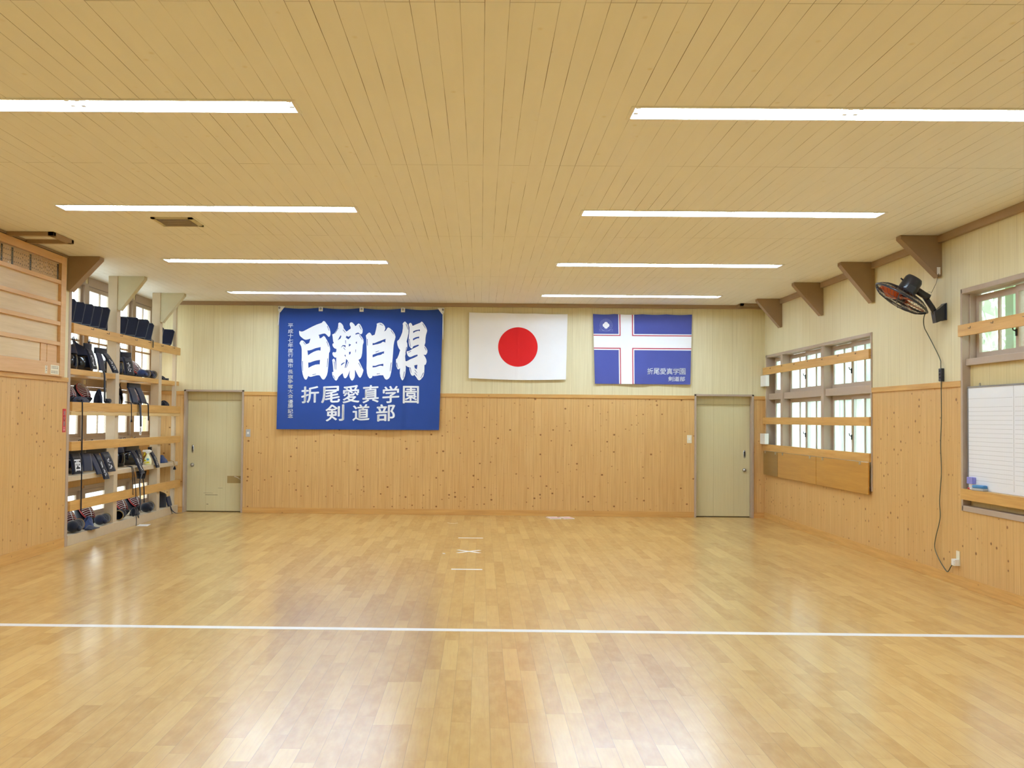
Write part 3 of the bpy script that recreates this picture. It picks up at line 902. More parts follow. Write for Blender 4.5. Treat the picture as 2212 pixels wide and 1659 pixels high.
# ================================================================== banner and flags
# outlines of the four brush-written characters, in metres on the banner: (loops, accent slits)
BRUSH = [
 ([[(-2.847,2.854),(-2.831,2.844),(-2.804,2.84),(-2.775,2.85),(-2.707,2.887),(-2.636,2.924),(-2.571,2.954),(-2.495,2.98),(-2.48,3.001),(-2.463,3.01),(-2.445,3.0),(-2.418,2.964),(-2.389,2.923),(-2.369,2.882),(-2.358,2.837),(-2.357,2.802),(-2.365,2.773),(-2.379,2.761),(-2.394,2.767),(-2.409,2.784),(-2.427,2.802),(-2.448,2.813),(-2.475,2.81),(-2.543,2.79),(-2.532,2.771),(-2.527,2.736),(-2.497,2.744),(-2.477,2.764),(-2.462,2.775),(-2.444,2.763),(-2.414,2.715),(-2.384,2.659),(-2.365,2.606),(-2.359,2.565),(-2.363,2.529),(-2.376,2.508),(-2.377,2.476),(-2.38,2.387),(-2.385,2.298),(-2.393,2.21),(-2.404,2.162),(-2.421,2.127),(-2.441,2.097),(-2.459,2.091),(-2.477,2.098),(-2.495,2.123),(-2.51,2.149),(-2.525,2.158),(-2.56,2.157),(-2.614,2.143),(-2.649,2.132),(-2.67,2.132),(-2.696,2.145),(-2.707,2.115),(-2.719,2.093),(-2.736,2.087),(-2.752,2.097),(-2.768,2.126),(-2.783,2.171),(-2.795,2.236),(-2.803,2.324),(-2.802,2.443),(-2.804,2.561),(-2.813,2.608),(-2.841,2.656),(-2.826,2.688),(-2.808,2.703),(-2.787,2.699),(-2.76,2.677),(-2.736,2.643),(-2.709,2.651),(-2.689,2.663),(-2.68,2.692),(-2.67,2.731),(-2.705,2.719),(-2.743,2.711),(-2.773,2.721),(-2.812,2.751),(-2.836,2.774),(-2.847,2.804),(-2.85,2.833)],[(-2.715,2.547),(-2.69,2.545),(-2.649,2.556),(-2.59,2.581),(-2.507,2.6),(-2.51,2.543),(-2.536,2.549),(-2.566,2.544),(-2.613,2.526),(-2.66,2.5),(-2.704,2.468)],[(-2.699,2.355),(-2.67,2.356),(-2.611,2.379),(-2.564,2.391),(-2.515,2.398),(-2.518,2.328),(-2.545,2.329),(-2.586,2.323),(-2.634,2.305),(-2.695,2.272)]],
  [(-2.778,2.673,-2.745,2.63),(-2.408,2.929,-2.378,2.858),(-2.414,2.689,-2.383,2.606),(-2.629,2.163,-2.573,2.178),(-2.395,2.422,-2.402,2.286),(-2.79,2.378,-2.783,2.224)]),
 ([[(-2.237,2.975),(-2.226,2.984),(-2.211,2.988),(-2.19,2.976),(-2.166,2.949),(-2.156,2.925),(-2.154,2.901),(-2.108,2.845),(-2.044,2.893),(-2.041,2.914),(-2.056,2.946),(-2.058,2.97),(-2.048,2.989),(-2.033,2.994),(-2.015,2.987),(-1.991,2.965),(-1.976,2.944),(-1.972,2.932),(-1.956,2.94),(-1.938,2.962),(-1.918,2.974),(-1.9,2.967),(-1.876,2.933),(-1.854,2.883),(-1.853,2.847),(-1.859,2.821),(-1.874,2.806),(-1.895,2.809),(-1.922,2.832),(-1.954,2.822),(-1.967,2.814),(-1.964,2.798),(-1.921,2.812),(-1.895,2.801),(-1.862,2.761),(-1.84,2.723),(-1.834,2.682),(-1.848,2.64),(-1.852,2.569),(-1.856,2.51),(-1.864,2.463),(-1.878,2.427),(-1.902,2.409),(-1.913,2.408),(-1.889,2.356),(-1.859,2.297),(-1.832,2.244),(-1.84,2.209),(-1.854,2.167),(-1.872,2.131),(-1.886,2.125),(-1.901,2.134),(-1.931,2.184),(-1.96,2.243),(-1.965,2.246),(-1.964,2.166),(-1.969,2.131),(-1.986,2.095),(-2.007,2.077),(-2.025,2.089),(-2.046,2.13),(-2.053,2.165),(-2.044,2.242),(-2.059,2.201),(-2.087,2.141),(-2.105,2.119),(-2.12,2.113),(-2.136,2.123),(-2.15,2.159),(-2.158,2.194),(-2.188,2.17),(-2.223,2.134),(-2.238,2.099),(-2.258,2.076),(-2.276,2.084),(-2.306,2.125),(-2.32,2.163),(-2.325,2.21),(-2.304,2.213),(-2.311,2.299),(-2.321,2.376),(-2.325,2.399),(-2.307,2.42),(-2.289,2.415),(-2.277,2.382),(-2.268,2.299),(-2.265,2.249),(-2.259,2.249),(-2.263,2.359),(-2.263,2.441),(-2.281,2.436),(-2.308,2.459),(-2.322,2.488),(-2.322,2.512),(-2.308,2.524),(-2.282,2.517),(-2.264,2.53),(-2.26,2.572),(-2.288,2.58),(-2.312,2.604),(-2.325,2.633),(-2.32,2.657),(-2.301,2.663),(-2.314,2.69),(-2.322,2.755),(-2.33,2.799),(-2.297,2.814),(-2.266,2.862),(-2.242,2.909),(-2.237,2.945)],[(-2.199,2.788),(-2.186,2.775),(-2.199,2.738),(-2.243,2.708),(-2.228,2.735),(-2.211,2.767)],[(-2.108,2.78),(-2.072,2.764),(-2.04,2.787),(-2.039,2.763),(-2.077,2.724),(-2.101,2.742),(-2.116,2.75)],[(-2.066,2.653),(-2.035,2.645),(-2.038,2.633),(-2.067,2.609)],[(-1.958,2.678),(-1.944,2.694),(-1.941,2.657),(-1.955,2.663)],[(-2.063,2.526),(-2.036,2.533),(-2.039,2.497),(-2.06,2.482)],[(-2.191,2.596),(-2.165,2.632),(-2.147,2.632),(-2.119,2.632),(-2.12,2.594),(-2.141,2.615),(-2.162,2.619),(-2.182,2.599)],[(-2.136,2.478),(-2.116,2.483),(-2.114,2.449),(-2.124,2.457)],[(-2.106,2.419),(-2.079,2.387),(-2.119,2.277),(-2.128,2.277),(-2.114,2.342),(-2.111,2.384)],[(-2.185,2.336),(-2.155,2.357),(-2.117,2.366),(-2.149,2.342),(-2.184,2.312)]],
  [(-2.236,2.901,-2.286,2.814),(-2.162,2.874,-2.123,2.83),(-1.908,2.945,-1.872,2.877),(-1.903,2.791,-1.855,2.72),(-2.15,2.593,-2.122,2.56),(-1.957,2.565,-1.959,2.521),(-2.295,2.376,-2.278,2.252),(-2.067,2.372,-2.104,2.28),(-1.91,2.356,-1.867,2.279),(-2.307,2.157,-2.276,2.101),(-2.12,2.709,-2.118,2.656)]),
 ([[(-1.637,2.971),(-1.616,2.983),(-1.586,2.991),(-1.557,2.986),(-1.527,2.963),(-1.503,2.927),(-1.499,2.892),(-1.517,2.853),(-1.49,2.868),(-1.467,2.907),(-1.452,2.916),(-1.426,2.904),(-1.384,2.866),(-1.351,2.816),(-1.337,2.769),(-1.344,2.733),(-1.355,2.698),(-1.366,2.632),(-1.371,2.544),(-1.379,2.425),(-1.386,2.307),(-1.397,2.218),(-1.414,2.147),(-1.434,2.115),(-1.464,2.098),(-1.481,2.101),(-1.499,2.117),(-1.517,2.152),(-1.523,2.167),(-1.577,2.167),(-1.63,2.157),(-1.671,2.151),(-1.689,2.157),(-1.697,2.13),(-1.724,2.114),(-1.742,2.121),(-1.763,2.153),(-1.778,2.203),(-1.785,2.274),(-1.783,2.392),(-1.785,2.511),(-1.789,2.629),(-1.793,2.735),(-1.802,2.786),(-1.774,2.818),(-1.75,2.835),(-1.729,2.824),(-1.705,2.786),(-1.664,2.8),(-1.653,2.843),(-1.639,2.908),(-1.632,2.956)],[(-1.695,2.668),(-1.665,2.668),(-1.618,2.689),(-1.554,2.714),(-1.492,2.738),(-1.497,2.678),(-1.518,2.69),(-1.536,2.691),(-1.565,2.669),(-1.612,2.655),(-1.695,2.636)],[(-1.693,2.485),(-1.64,2.506),(-1.581,2.524),(-1.513,2.542),(-1.516,2.504),(-1.533,2.507),(-1.563,2.486),(-1.61,2.477),(-1.657,2.458),(-1.692,2.446)],[(-1.691,2.313),(-1.649,2.314),(-1.596,2.332),(-1.523,2.347),(-1.522,2.309),(-1.561,2.317),(-1.584,2.314),(-1.614,2.302),(-1.649,2.292),(-1.69,2.287)]],
  [(-1.589,2.971,-1.536,2.948),(-1.41,2.872,-1.365,2.81),(-1.779,2.733,-1.774,2.629),(-1.647,2.528,-1.593,2.547),(-1.399,2.366,-1.415,2.23),(-1.624,2.186,-1.574,2.192)]),
 ([[(-1.229,2.974),(-1.213,2.998),(-1.193,3.012),(-1.178,3.001),(-1.154,2.972),(-1.138,2.93),(-1.134,2.877),(-1.136,2.824),(-1.148,2.764),(-1.164,2.699),(-1.153,2.67),(-1.15,2.622),(-1.158,2.581),(-1.168,2.545),(-1.176,2.504),(-1.184,2.468),(-1.177,2.392),(-1.159,2.389),(-1.1,2.422),(-1.042,2.446),(-0.989,2.473),(-0.992,2.497),(-1.042,2.481),(-1.095,2.457),(-1.118,2.457),(-1.141,2.475),(-1.154,2.504),(-1.16,2.534),(-1.155,2.548),(-1.137,2.546),(-1.114,2.555),(-1.073,2.582),(-0.979,2.63),(-0.97,2.642),(-0.979,2.651),(-1.014,2.641),(-1.049,2.629),(-1.067,2.614),(-1.067,2.599),(-1.082,2.588),(-1.096,2.596),(-1.117,2.623),(-1.13,2.67),(-1.133,2.729),(-1.127,2.8),(-1.123,2.853),(-1.122,2.919),(-1.135,2.96),(-1.127,2.981),(-1.107,2.993),(-1.089,2.981),(-1.071,2.943),(-1.029,2.964),(-0.953,2.994),(-0.932,3.014),(-0.915,3.003),(-0.882,2.959),(-0.857,2.915),(-0.844,2.874),(-0.848,2.85),(-0.862,2.802),(-0.869,2.743),(-0.87,2.684),(-0.884,2.637),(-0.857,2.604),(-0.836,2.56),(-0.839,2.525),(-0.859,2.492),(-0.874,2.492),(-0.897,2.494),(-0.87,2.459),(-0.852,2.418),(-0.847,2.383),(-0.86,2.341),(-0.881,2.332),(-0.88,2.27),(-0.883,2.211),(-0.897,2.152),(-0.937,2.104),(-0.961,2.091),(-0.982,2.104),(-1.009,2.145),(-1.039,2.183),(-1.044,2.168),(-1.062,2.162),(-1.083,2.171),(-1.101,2.209),(-1.113,2.256),(-1.114,2.295),(-1.14,2.3),(-1.173,2.324),(-1.17,2.279),(-1.175,2.208),(-1.183,2.161),(-1.203,2.108),(-1.22,2.087),(-1.239,2.108),(-1.254,2.149),(-1.263,2.202),(-1.261,2.279),(-1.285,2.258),(-1.3,2.266),(-1.317,2.308),(-1.324,2.367),(-1.325,2.417),(-1.307,2.432),(-1.284,2.485),(-1.262,2.562),(-1.285,2.592),(-1.304,2.639),(-1.311,2.68),(-1.31,2.704),(-1.281,2.728),(-1.252,2.787),(-1.232,2.841),(-1.223,2.912),(-1.222,2.953)],[(-1.064,2.857),(-1.028,2.875),(-0.958,2.889),(-0.957,2.862),(-0.981,2.869),(-1.028,2.854),(-1.061,2.833)],[(-1.064,2.744),(-1.021,2.766),(-0.967,2.779),(-0.968,2.751),(-0.992,2.751),(-1.027,2.736),(-1.064,2.715)],[(-1.04,2.325),(-0.99,2.337),(-0.998,2.263),(-1.016,2.275),(-1.031,2.281)]],
  [(-1.174,2.974,-1.141,2.886),(-0.914,2.98,-0.869,2.906),(-0.881,2.613,-0.854,2.56),(-1.093,2.549,-1.137,2.522),(-1.125,2.741,-1.1,2.617),(-1.162,2.611,-1.179,2.513),(-1.315,2.364,-1.294,2.287),(-1.102,2.292,-1.086,2.209),(-1.193,2.226,-1.209,2.125),(-0.894,2.214,-0.935,2.128),(-1.031,2.257,-0.995,2.21),(-1.03,2.213,-0.997,2.166)]),
]

def cloth_surface(TL, TR, BL, BR, wave, sag_top=0.0, pins=(0.0, 1.0), sag_bot=0.0):
    """returns (u,v)->(x,y,z) and (x,z)->y for a hanging cloth in front of the far wall"""
    def pt(u, v):
        x = (TL[0] * (1 - u) + TR[0] * u) * (1 - v) + (BL[0] * (1 - u) + BR[0] * u) * v
        z = (TL[1] * (1 - u) + TR[1] * u) * (1 - v) + (BL[1] * (1 - u) + BR[1] * u) * v
        sag = 0.0
        for a, b in zip(pins, pins[1:]):
            if a <= u <= b:
                sag = sag_top * math.sin(math.pi * (u - a) / (b - a))
        z -= sag * max(0.0, 1 - v * 4)
        z -= sag_bot * math.sin(math.pi * u) * v
        return x, wave(u, v), z
    def depth(x, z):
        v = (TL[1] - z) / (TL[1] - BL[1])
        v = min(1, max(0, v))
        xa = TL[0] * (1 - v) + BL[0] * v; xb = TR[0] * (1 - v) + BR[0] * v
        u = min(1, max(0, (x - xa) / (xb - xa)))
        return wave(u, v)
    return pt, depth

# --- large blue banner
def bw(u, v):
    return -0.040 - 0.016 * v - 0.012 * v * math.sin(u * 11.0 + 0.8) - 0.006 * math.sin(u * 27 + 2 * v) * (0.25 + v) \
        - 0.012 * v * math.exp(-((u - 0.765) / 0.018) ** 2) + 0.010 * v * math.exp(-((u - 0.80) / 0.02) ** 2)
pins = (0.0, 0.253, 0.503, 0.756, 1.0)
pt, dep = cloth_surface((-3.163, 3.222), (-0.600, 3.213), (-3.178, 1.31), (-0.642, 1.319), bw, 0.022, pins)
ban = thing('hanging_banner', (0, 0, 0), 'large blue cloth banner with white Japanese lettering on the far wall', 'banner')
mb = MB()
mb.grid(lambda u, v: pt(u, v), 110, 40, 0)
T3 = lambda off: (lambda x, z: (x, dep(x, z) - off, z))
for loops, marks in BRUSH:
    mb.poly(loops, T3(0.003), 1, 0.03)
    for x0, z0, x1, z1 in marks:
        dx, dz = x1 - x0, z1 - z0
        l = math.hypot(dx, dz); nx, nz = -dz / l * 0.0045, dx / l * 0.0045
        mb.add([T3(0.0042)(x0 + nx, z0 + nz), T3(0.0042)(x1 + nx * 0.7, z1 + nz * 0.7), T3(0.0042)(x1 - nx * 0.7, z1 - nz * 0.7), T3(0.0042)(x0 - nx, z0 - nz)], [(0, 1, 2, 3)], 2)
for ch, x0, z0, x1, z1 in [('折', -2.802, 1.714, -2.522, 1.995), ('尾', -2.490, 1.717, -2.195, 1.998), ('愛', -2.156, 1.720, -1.887, 2.015),
                           ('真', -1.843, 1.723, -1.586, 2.022), ('学', -1.531, 1.726, -1.267, 2.010), ('園', -1.212, 1.729, -0.962, 2.005),
                           ('剣', -2.421, 1.435, -2.126, 1.712), ('道', -1.996, 1.446, -1.728, 1.719), ('部', -1.626, 1.439, -1.329, 1.726)]:
    letter(mb, ch, x0, z0, x1, z1, T3(0.003), 1, 0.022, 0.06 if ch != '園' else 0.0, 0.03)
for i, (ch, z) in enumerate(zip('平成十七年度行橋市長旗争奪大会優勝記念',
        (2.9325, 2.8455, 2.773, 2.6955, 2.623, 2.541, 2.4685, 2.382, 2.305, 2.2085, 2.1265, 2.059, 1.977, 1.900, 1.828, 1.7415, 1.674, 1.5925, 1.520))):
    x = -2.984 + 0.0011 * i
    letter(mb, ch, x - 0.041, z - 0.034, x + 0.041, z + 0.034, T3(0.003), 1, 0.018, 0.0, 0.03)
mb.build('banner_cloth', [M['banner'], M['banner_white'], M['banner']], ban)
for i, u in enumerate(pins[1:-1]):
    x, y, z = pt(u, 0)
    p = MB().box(x - 0.032, x + 0.032, y - 0.008, y - 0.001, z - 0.058, z + 0.012).build('hanging_tab', M['banner_white'], ban, 0.002)
    MB().tube([(x + 0.012 * math.cos(q), y - 0.011, z - 0.018 + 0.012 * math.sin(q)) for q in [k * 0.785 for k in range(8)]], 0.004, 6, 0, True).build('grommet', M['dark_steel'], p)
for u, s in ((0.0, 1), (1.0, -1)):
    x, y, z = pt(u, 0)
    p = MB().prism([(x - s * 0.02, z + 0.015), (x + s * 0.085, z + 0.012), (x + s * 0.012, z - 0.085), (x - s * 0.02, z - 0.06)], 1, y - 0.008, y - 0.001).build('corner_patch', M['banner_white'], ban)
    MB().tube([(x + s * 0.0 + 0.012 * math.cos(q), y - 0.011, z - 0.012 + 0.012 * math.sin(q)) for q in [k * 0.785 for k in range(8)]], 0.004, 6, 0, True).build('grommet', M['dark_steel'], p)
    ln = 0.26 if s > 0 else 0.45
    MB().tube([(x, y - 0.008, z - 0.03), (x - s * 0.004, y - 0.012, z - 0.03 - ln * 0.5), (x - s * 0.016 if s > 0 else x + 0.005, y - 0.012, z - 0.03 - ln)], 0.0075, 6).build('tie_cord', M['banner_white'], ban)

# --- white flag with the red disc
def jw(u, v):
    return -0.028 - 0.012 * v * v - 0.004 * math.sin(u * 9 + 1) * v - 0.0025 * math.sin(u * 23 + v * 5) - 0.004 * math.exp(-((u - 0.5) / 0.012) ** 2)
pt2, dep2 = cloth_surface((-0.190, 3.166), (1.351, 3.149), (-0.187, 2.134), (1.329, 2.126), jw, 0.006, (0, 0.33, 0.66, 1), 0.018)
mb = MB().grid(lambda u, v: pt2(u, v), 60, 30, 0)
cx, cz, rr = 0.577, 2.628, 0.309
ring = [(cx, cz)]
vs = [(cx, dep2(cx, cz) - 0.002, cz)]; fs = []
NR, NA = 8, 64
for i in range(1, NR + 1):
    for k in range(NA):
        q = 2 * math.pi * k / NA
        x, z = cx + rr * i / NR * math.cos(q), cz + rr * i / NR * math.sin(q)
        vs.append((x, dep2(x, z) - 0.002, z))
for k in range(NA):
    fs.append((0, 1 + k, 1 + (k + 1) % NA))
    for i in range(NR - 1):
        a = 1 + i * NA; b = a + NA
        fs.append((a + k, b + k, b + (k + 1) % NA, a + (k + 1) % NA))
mb.add(vs, fs, 1, True)
hems = MB()
for (u0, v0, u1, v1) in ((0, 0, 0.012, 1), (0.988, 0, 1, 1), (0, 0, 1, 0.016), (0, 0.984, 1, 1)):
    hems.grid(lambda u, v: tuple(Vector(pt2(u0 + (u1 - u0) * u, v0 + (v1 - v0) * v)) + Vector((0, -0.0015, 0))), 40 if u1 - u0 > .5 else 2, 20 if v1 - v0 > .5 else 2)
fl = tag(mb.build('wall_flag', [M['flag_white'], M['flag_red']]), 'white flag with a red disc in the centre, middle of the far wall', 'flag')
hems.build('hem', M['flag_white'], fl)

# --- blue school flag with white cross
def fw(u, v):
    return -0.026 - 0.010 * v - 0.009 * v * math.sin(u * 13 + 2.2) - 0.003 * math.sin(u * 24 + 3 * v)
pt3, dep3 = cloth_surface((1.746, 3.157), (3.292, 3.159), (1.781, 2.064), (3.263, 2.064), fw, 0.010, (0, 0.22, 0.5, 0.74, 1))
mb = MB().grid(lambda u, v: pt3(u, v), 70, 36, 0)
def uv_patch(u0, u1, v0, v1, mi, off):
    mb.grid(lambda u, v: tuple(Vector(pt3(u0 + (u1 - u0) * u, v0 + (v1 - v0) * v)) + Vector((0, -off, 0))), max(2, int(60 * (u1 - u0))), max(2, int(36 * (v1 - v0))), mi)
uv_patch(0.255, 0.415, 0, 1, 1, 0.0015); uv_patch(0, 1, 0.285, 0.515, 1, 0.0015)
uv_patch(0.266, 0.404, 0, 1, 2, 0.0025); uv_patch(0, 1, 0.300, 0.498, 2, 0.0025)
uv_patch(0.276, 0.393, 0, 1, 1, 0.0035); uv_patch(0, 1, 0.314, 0.483, 1, 0.0035)
F3 = lambda x, z: (x, dep3(x, z) - 0.0022, z)
w6 = (3.193 - 2.591) / 6
for i, ch in enumerate('折尾愛真学園'):
    letter(mb, ch, 2.591 + i * w6 + 0.003, 2.218, 2.591 + (i + 1) * w6 - 0.003, 2.317, F3, 1, 0.012, 0.0, 0.03)
w3 = (3.184 - 2.917) / 3
for i, ch in enumerate('剣道部'):
    letter(mb, ch, 2.917 + i * w3 + 0.003, 2.113, 2.917 + (i + 1) * w3 - 0.003, 2.188, F3, 1, 0.018, 0.0, 0.03)
ex, ez = 1.951, 2.980
def annulus(r0, r1, mi, a0=0.0, a1=2 * math.pi, n=48):
    vs = []; fs = []
    for k in range(n + 1):
        q = a0 + (a1 - a0) * k / n
        vs.append(F3(ex + r0 * math.cos(q), ez + r0 * math.sin(q))); vs.append(F3(ex + r1 * math.cos(q), ez + r1 * math.sin(q)))
    fs = [(2 * k, 2 * k + 1, 2 * k + 3, 2 * k + 2) for k in range(n)]
    mb.add(vs, fs, mi)
annulus(0.096, 0.100, 3); annulus(0.062, 0.066, 3)
for k in range(26):
    q = -0.6 + 4.34 * k / 25
    annulus(0.073, 0.089, 3, q - 0.03, q + 0.03, 2)
flower = []
for k in range(64):
    q = 2 * math.pi * k / 64
    r = 0.040 + 0.013 * abs(math.cos(2 * q)) ** 0.6
    flower.append((ex + r * math.cos(q), ez + r * math.sin(q)))
mb.poly([flower], F3, 1, 0.03)
for s in (-1, 1):
    for p in ([(0.03, -0.082), (0.062, -0.058), (0.068, -0.062), (0.04, -0.088)], [(0.04, -0.088), (0.105, -0.088), (0.105, -0.092), (0.04, -0.092)],
              [(0.062, -0.060), (0.108, -0.060), (0.108, -0.064), (0.062, -0.064)], [(0.105, -0.06), (0.092, -0.076), (0.096, -0.076), (0.109, -0.06)], [(0.092, -0.076), (0.105, -0.092), (0.109, -0.092), (0.096, -0.076)]):
        mb.poly([[(ex + s * a, ez + b) for a, b in p]], F3, 3)
for k in range(4):
    mb.poly([[(ex - 0.03 + 0.016 * k + a, ez - 0.086 + b) for a, b in ((0, 0), (0.009, 0), (0.009, 0.012), (0, 0.012))]], F3, 3)
tag(mb.build('school_flag', [M['flag_blue'], M['flag_white'], M['flag_stripe'], M['flag_dim']]), 'blue flag with a white cross and a round emblem, right part of the far wall', 'flag')

# --- switches on the far wall
def switch(name, x, z, w, h, mat, label, y=0.0):
    t = thing(name, (x, y, z), label, 'switch')
    B(-w / 2, w / 2, -0.008, 0, -h / 2, h / 2).build('cover_plate', M[mat], t, 0.002)
    B(-w * 0.22, w * 0.22, -0.014, -0.007, -h * 0.12, h * 0.14).build('rocker', M['white'], t, 0.002)
    return t
switch('light_switch', -3.634, 1.245, 0.07, 0.120, 'grey', 'grey light switch beside the left door')
switch('light_switch', 3.259, 1.215, 0.074, 0.125, 'cream', 'cream light switch beside the right door')

# --- small white boxes in the far right corner
t = thing('wall_box', (XR, -0.15, 2.125), 'small white box under the top window rail in the far right corner', 'box')
B(-0.075, -0.02, -0.17, -0.02, -0.085, 0.085).build('face_plate', M['white'], t, 0.003)
B(-0.075, -0.013, -0.015, 0.13, -0.085, 0.085).build('box_body', M['white'], t, 0.003)
B(-0.06, -0.02, -0.021, -0.014, -0.08, 0.08).build('dark_slot', M['dark_steel'], t)
tag(B(XR - 0.08, XR - 0.02, -0.30, -0.02, 1.1505, 1.315).build('white_acrylic_box', M['white'], bevel=0.004), 'white box standing on the lowest window rail in the far right corner', 'box')

# ================================================================== floor markings and papers
def strip(name, x0, x1, y0, y1, label, rot=0.0, group=None):
    m = Matrix.Translation(((x0 + x1) / 2, (y0 + y1) / 2, 0.0008)) @ Matrix.Rotation(rot, 4, 'Z')
    return tag(MB().obox(m, x1 - x0, y1 - y0, 0.0012).build(name, M['tape']), label, 'tape', group)
strip('floor_tape', XL + 0.06, XR - 0.04, -9.205, -9.115, 'long white tape line right across the floor', 0.001)
strip('floor_tape', -0.264, 0.048, -3.262, -3.212, 'short white tape line on the floor nearest the far wall', 0, 'short white start lines')
strip('floor_tape', -0.276, 0.034, -6.095, -6.040, 'short white tape line on the floor nearer the viewer', 0, 'short white start lines')
t = thing('taped_cross', (-0.117, -4.62, 0), 'white taped X on the floor between the two short lines', 'tape')
for a in (0.80, -0.80):
    MB().obox(Matrix.Translation((0, 0, 0.0008 if a > 0 else 0.0016)) @ Matrix.Rotation(a, 4, 'Z'), 0.36, 0.045, 0.001).build('strip', M['tape'], t)
MB().grid(lambda u, v: (-0.47 + 0.16 * u, -1.33 + 0.05 * math.sin(u * 3.1) + 0.02 * v, 0.001 + 0.003 * math.sin(3 * u)), 8, 1)
tag(MB().grid(lambda u, v: (-0.46 + 0.15 * u, -1.33 - 0.05 * math.sin(u * 3.1) + 0.018 * v, 0.002), 8, 1).build('tape_remnant', M['tape']), 'thin curled scrap of white tape near the far wall', 'tape')
tag(MB().obox(Matrix.Translation((-0.391, -4.84, 0.003)) @ Matrix.Rotation(0.5, 4, 'Z'), 0.022, 0.03, 0.005).build('paper_scrap', M['paper']), 'tiny white scrap on the floor left of the taped X', 'scrap')

def booklet(x, y, rot, label):
    t = thing('booklet', (x, y, 0), label, 'booklet', 'booklets lying by the far wall', (0, 0, rot))
    B(-0.085, 0.085, -0.14, 0.14, 0.0005, 0.009).build('pages', M['paper'], t)
    c = MB().box(-0.087, 0.087, -0.142, 0.142, 0.0095, 0.0115, 0)
    c.box(-0.06, 0.075, -0.11, 0.02, 0.0115, 0.012, 1); c.box(-0.087, -0.078, -0.142, 0.142, 0.0115, 0.0121, 2)
    c.build('cover', [M['paper'], M['pink'], M['redprint']], t)
booklet(1.125, -0.40, 0.18, 'left of the two white and pink booklets on the floor by the far wall')
booklet(1.325, -0.38, 0.22, 'right of the two white and pink booklets on the floor by the far wall')
tag(MB().obox(Matrix.Translation((-4.60, -2.09, 0.0015)) @ Matrix.Rotation(0.12, 4, 'Z'), 0.15, 0.25, 0.002).build('paper_sheet', M['paper']), 'white sheet of paper on the floor against the gear rack', 'paper')

# ================================================================== right wall: whiteboard, fan, cord
n = NT('ruled_whiteboard')
p, x, y, z = n.coord()
def rule(v, step, phase, wd):
    f = n.mth('FRACT', n.mth('ADD', n.mth('DIVIDE', n.mth('SUBTRACT', v, phase), step), 100.0))
    d_ = n.mth('MULTIPLY', n.mth('MINIMUM', f, n.mth('SUBTRACT', 1.0, f)), step)
    return n.rng(d_, wd * 0.5, wd * 1.2, 1.0, 0.0)
inz = n.mth('MULTIPLY', n.mth('GREATER_THAN', z, 0.955), n.mth('LESS_THAN', z, 1.735))
gapc = n.mth('GREATER_THAN', n.mth('ABSOLUTE', n.mth('SUBTRACT', y, -7.80)), 0.02)
hz = n.mth('MULTIPLY', rule(z, 0.0385, 1.645, 0.0016), 0.75)
hz = n.mth('MULTIPLY', hz, n.mth('MAXIMUM', n.mth('LESS_THAN', z, 1.66), n.mth('GREATER_THAN', z, 1.71)))
vt = n.mth('MULTIPLY', rule(y, 0.0305, -7.0, 0.0012), 0.30)
ln = n.mth('MULTIPLY', n.mth('MULTIPLY', n.mth('MAXIMUM', hz, vt), inz), gapc)
n.base(n.mix(ln, lin((240, 246, 255)), lin((172, 178, 188))))
n.set(0.2, 0, 0.5)
wb = tag(B(XR + 0.022, XR + 0.045, -10.35, -6.965, 0.9065, 1.822).build('whiteboard', n.m), 'ruled whiteboard below the nearest window on the right wall', 'whiteboard')
fr = MB()
fr.box(XR + 0.016, XR + 0.046, -10.35, -6.955, 1.822, 1.836); fr.box(XR + 0.016, XR + 0.046, -6.965, -6.953, 0.9065, 1.836)
fr.build('edge_frame', M['alu'], wb)
MB().tube([(XR + 0.02, -7.20 + 0.012 * math.cos(q), 1.848 + 0.013 * math.sin(q)) for q in [k * 0.7 for k in range(9)]], 0.003, 5, 0, True).build('hanging_ring', M['alu'], wb)
B(XR + 0.0212, XR + 0.0222, -7.803, -7.797, 0.93, 1.82).build('column_rule', M['wbline'], wb)
t = thing('whiteboard_eraser', (XR + 0.022, -7.055, 0.985), 'violet felt eraser stuck on the whiteboard', 'eraser', 'whiteboard erasers')
B(-0.028, 0, -0.055, 0.055, -0.030, 0.030).build('felt', M['eraser_p'], t, 0.004); B(-0.036, -0.028, -0.055, 0.055, -0.030, 0.030).build('backing', M['eraser_p'], t, 0.003)
t = thing('whiteboard_eraser', (XR - 0.014, -7.26, 0.9055), 'blue eraser lying on the whiteboard ledge', 'eraser', 'whiteboard erasers', (0, 0, 0.15))
B(-0.027, 0.022, -0.085, 0.085, 0, 0.022).build('felt', M['grey'], t, 0.004); B(-0.025, 0.020, -0.082, 0.082, 0.022, 0.050).build('handle', M['eraser_b'], t, 0.008)
t = thing('marker_pen', (XR - 0.012, -7.10, 0.9135), 'red marker pen on the whiteboard ledge', 'pen')
MB().tube([(0.004, -0.06, 0), (0, 0.03, 0)], 0.008, 10).build('barrel', M['white'], t); MB().tube([(0, 0.0305, 0), (-0.002, 0.07, 0)], 0.0085, 10).build('cap', M['red'], t)

